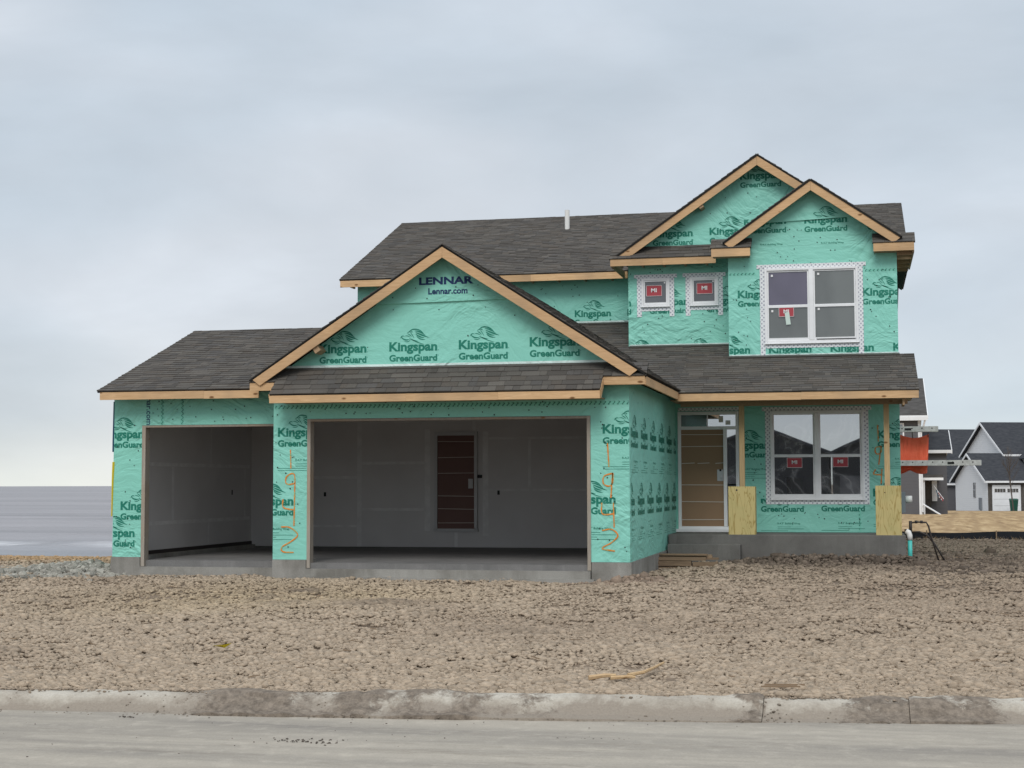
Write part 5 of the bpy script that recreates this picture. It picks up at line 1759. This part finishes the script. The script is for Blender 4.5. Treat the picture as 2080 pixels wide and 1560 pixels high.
A.part(t, 'porch_column', VINYL, 0.10, 0.19, 0.62, 0.72, 0, 1.92)
A.part(t, 'porch_door', VINYL, 0.70, 0.98, 3.7, 3.8, 0.75, 1.9)
MB().tube([A.P(0.05, -0.2, 0.62), A.P(0.95, -0.9, 0.05)], 0.045, 6).build('drain_extension', VINYL, t)
f = thing('flag', (4.3, 62.2, 1.2), 'small striped flag on a slanted pole by the grey porch', 'flag')
MB().tube([(4.02, 62.9, 1.55), (4.55, 62.2, 0.75)], 0.012, 6).build('pole', VINYL, f)
for k in range(5):
    MB().bar((4.18 + 0.055 * k, 62.45, 1.22 - 0.06 * k), (4.30 + 0.055 * k, 62.45, 0.88 - 0.06 * k), (0.025, 0, 0.01), (0, 0.004, 0)).build('stripe', [RED, VINYL][k % 2] if k else BLUEW, f)

# far grey house
B = Lot(10.4, 138, -1.1, 20)
t = thing('grey_gabled_house', (10, 140, -1.1), 'mid-grey gabled house with dark roof between the tarp and the white house', 'house')
B.gable_u(t, -0.4, 6.6, 4, 13, 0, 5.1, 8.3, SGREY2, RDARK, VINYL)
B.gable_u(t, -2.6, 2.2, 0.0, 5.0, 0, 2.9, 5.4, SGREY2, RDARK, VINYL)
B.win_end(t, 7.6, 8.6, 5.6, 6.7, -0.4)
B.part(t, 'stone_base', SSTONE, -2.62, 0.6, -0.04, -0.002, 0, 0.9)
B.part(t, 'garage_door', SGREY, -1.9, 1.4, -0.06, -0.01, 0.0, 2.4)

# white house with garage
W = Lot(11.45, 121, -1.02, 20)
t = thing('white_house', (13, 125, -1.0), 'white sided house with dark roof and garage at the right edge', 'house')
W.gable_u(t, 0, 7.5, 0, 7.0, 0, 2.95, 5.25, SWHITE, RDARK, VINYL, 0.4)
W.part(t, 'stone_panel', SSTONE, 0.02, 3.45, -0.06, -0.003, 0.0, 2.72)
gd = W.part(t, 'garage_door', VINYL, 0.5, 2.95, -0.12, -0.061, 0.0, 2.35)
for k in (0, 1):
    for j in range(4):
        W.part(gd, 'door_pane', GLASSN, 0.60 + 1.22 * k + j * 0.265, 0.60 + 1.22 * k + j * 0.265 + 0.235, -0.128, -0.121, 1.80, 2.12)
for w_ in (0.58, 1.17, 1.74):
    W.part(gd, 'panel_joint', SGREY2, 0.52, 2.93, -0.124, -0.1205, w_, w_ + 0.02)
W.part(t, 'door_trim', VINYL, 0.38, 0.499, -0.14, -0.061, 0, 2.46)
W.part(t, 'door_trim', VINYL, 2.951, 3.07, -0.14, -0.061, 0, 2.46)
W.part(t, 'door_trim', VINYL, 0.499, 2.951, -0.14, -0.061, 2.351, 2.46)
for w_ in (1.35, 2.05):
    W.win_end(t, 2.55, 2.95, w_, w_ + 0.6, 0, SGREY2, 0.03)
W.part(t, 'meter', GREYBOX, -0.12, -0.003, 1.2, 1.7, 0.2, 1.3)
W.gable_u(t, 3.4, 12.0, 3.5, 12.5, 0, 5.4, 8.3, SWHITE, RDARK, VINYL, 0.4)
W.gable_v(t, 4.6, 9.0, 1.4, 6.0, 0, 5.0, 6.7, SWHITE, RDARK, VINYL, 0.3)
W.win(t, 5.6, 6.6, 3.2, 4.6, 1.4)
t = thing('wheeled_bin', (14.6, 118.5, -0.95), 'dark green wheeled bin before the white garage door', 'bin')
BIN, _, _ = newmat('green_plastic', (0.012, 0.075, 0.05), 0.5, 0.3)
bx_, by_, bz_ = 13.55, 119.7, -0.97
MB().hexa([(bx_ - 0.27, by_ - 0.3, bz_ + 0.05), (bx_ + 0.27, by_ - 0.3, bz_ + 0.05), (bx_ + 0.27, by_ + 0.3, bz_ + 0.05), (bx_ - 0.27, by_ + 0.3, bz_ + 0.05),
           (bx_ - 0.36, by_ - 0.38, bz_ + 1.05), (bx_ + 0.36, by_ - 0.38, bz_ + 1.05), (bx_ + 0.36, by_ + 0.38, bz_ + 1.05), (bx_ - 0.36, by_ + 0.38, bz_ + 1.05)]).build('body', BIN, t)
MB().hexa([(bx_ - 0.39, by_ - 0.42, bz_ + 1.06), (bx_ + 0.39, by_ - 0.42, bz_ + 1.06), (bx_ + 0.39, by_ + 0.42, bz_ + 1.06), (bx_ - 0.39, by_ + 0.42, bz_ + 1.06),
           (bx_ - 0.34, by_ - 0.34, bz_ + 1.15), (bx_ + 0.34, by_ - 0.34, bz_ + 1.15), (bx_ + 0.34, by_ + 0.42, bz_ + 1.2), (bx_ - 0.34, by_ + 0.42, bz_ + 1.2)]).build('lid', BIN, t)
for x in (bx_ - 0.25, bx_ + 0.25):
    MB().tube([(x - 0.03, by_ + 0.28, bz_ + 0.11), (x + 0.03, by_ + 0.28, bz_ + 0.11)], 0.11, 10).build('wheel', BLACK, t)

# bare sapling in front of the garage
t = thing('bare_tree', (13.0, 114, -0.9), 'slender leafless young tree before the white garage', 'tree')
BARK, _, _ = newmat('bark', (0.10, 0.085, 0.075), 0.9, 0.1)
tx, ty, tz = 12.75, 114, -0.85
MB().tube([(tx + 0.25, ty, tz - 0.1), (tx + 0.1, ty, tz + 1.5), (tx, ty, tz + 3.0), (tx - 0.05, ty, tz + 4.4), (tx - 0.1, ty, tz + 5.6)], 0.07, 7, 0.015).build('trunk', BARK, t)
mb = MB()
for k in range(34):
    h = random.uniform(2.0, 5.2)
    a = random.uniform(0, 6.28)
    l = (5.9 - h) * random.uniform(0.22, 0.42)
    x0, y0, z0 = tx + 0.1 - 0.04 * h, ty, tz + h
    p1 = (x0 + math.cos(a) * l * 0.5, y0 + math.sin(a) * l * 0.5, z0 + l * 0.7)
    p2 = (x0 + math.cos(a) * l * 0.85, y0 + math.sin(a) * l * 0.85, z0 + l * 1.6)
    mb.tube([(x0, y0, z0), p1, p2], 0.017, 5, 0.005)
    for _ in range(2):
        b2 = a + random.uniform(-1, 1)
        mb.tube([p1, (p1[0] + math.cos(b2) * l * 0.4, p1[1] + math.sin(b2) * l * 0.4, p1[2] + l * 0.55)], 0.010, 4, 0.004)
mb.build('crown', BARK, t)

# houses across the road, seen as reflections in the porch glass
for k, (x, y, w_, lb_) in enumerate([(-6.6, -72, 9.4, 'dark gabled house across the road reflected in the left porch panes'), (2.6, -73, 8.6, 'dark gabled house across the road reflected in the right porch panes'), (-17.5, -73, 9, 'dark gabled house across the road, farthest left in reflection')]):
    h_ = Lot(x, y, -0.15, 180)
    t = thing('house_across_road', (x, y, 0), lb_, 'house', 'houses across the road')
    h_.gable_v(t, -w_ / 2, w_ / 2, 0, 9, 0, 3.9, 5.75, SDARK, RDARK, RDARK, 0.4)
    h_.win(t, -w_ / 4 - 0.6, -w_ / 4 + 0.6, 0.9, 2.2, 0, RDARK)
    h_.part(t, 'garage_door', SGREY, 0.4, w_ / 2 - 0.5, -0.06, -0.005, 0, 2.3)
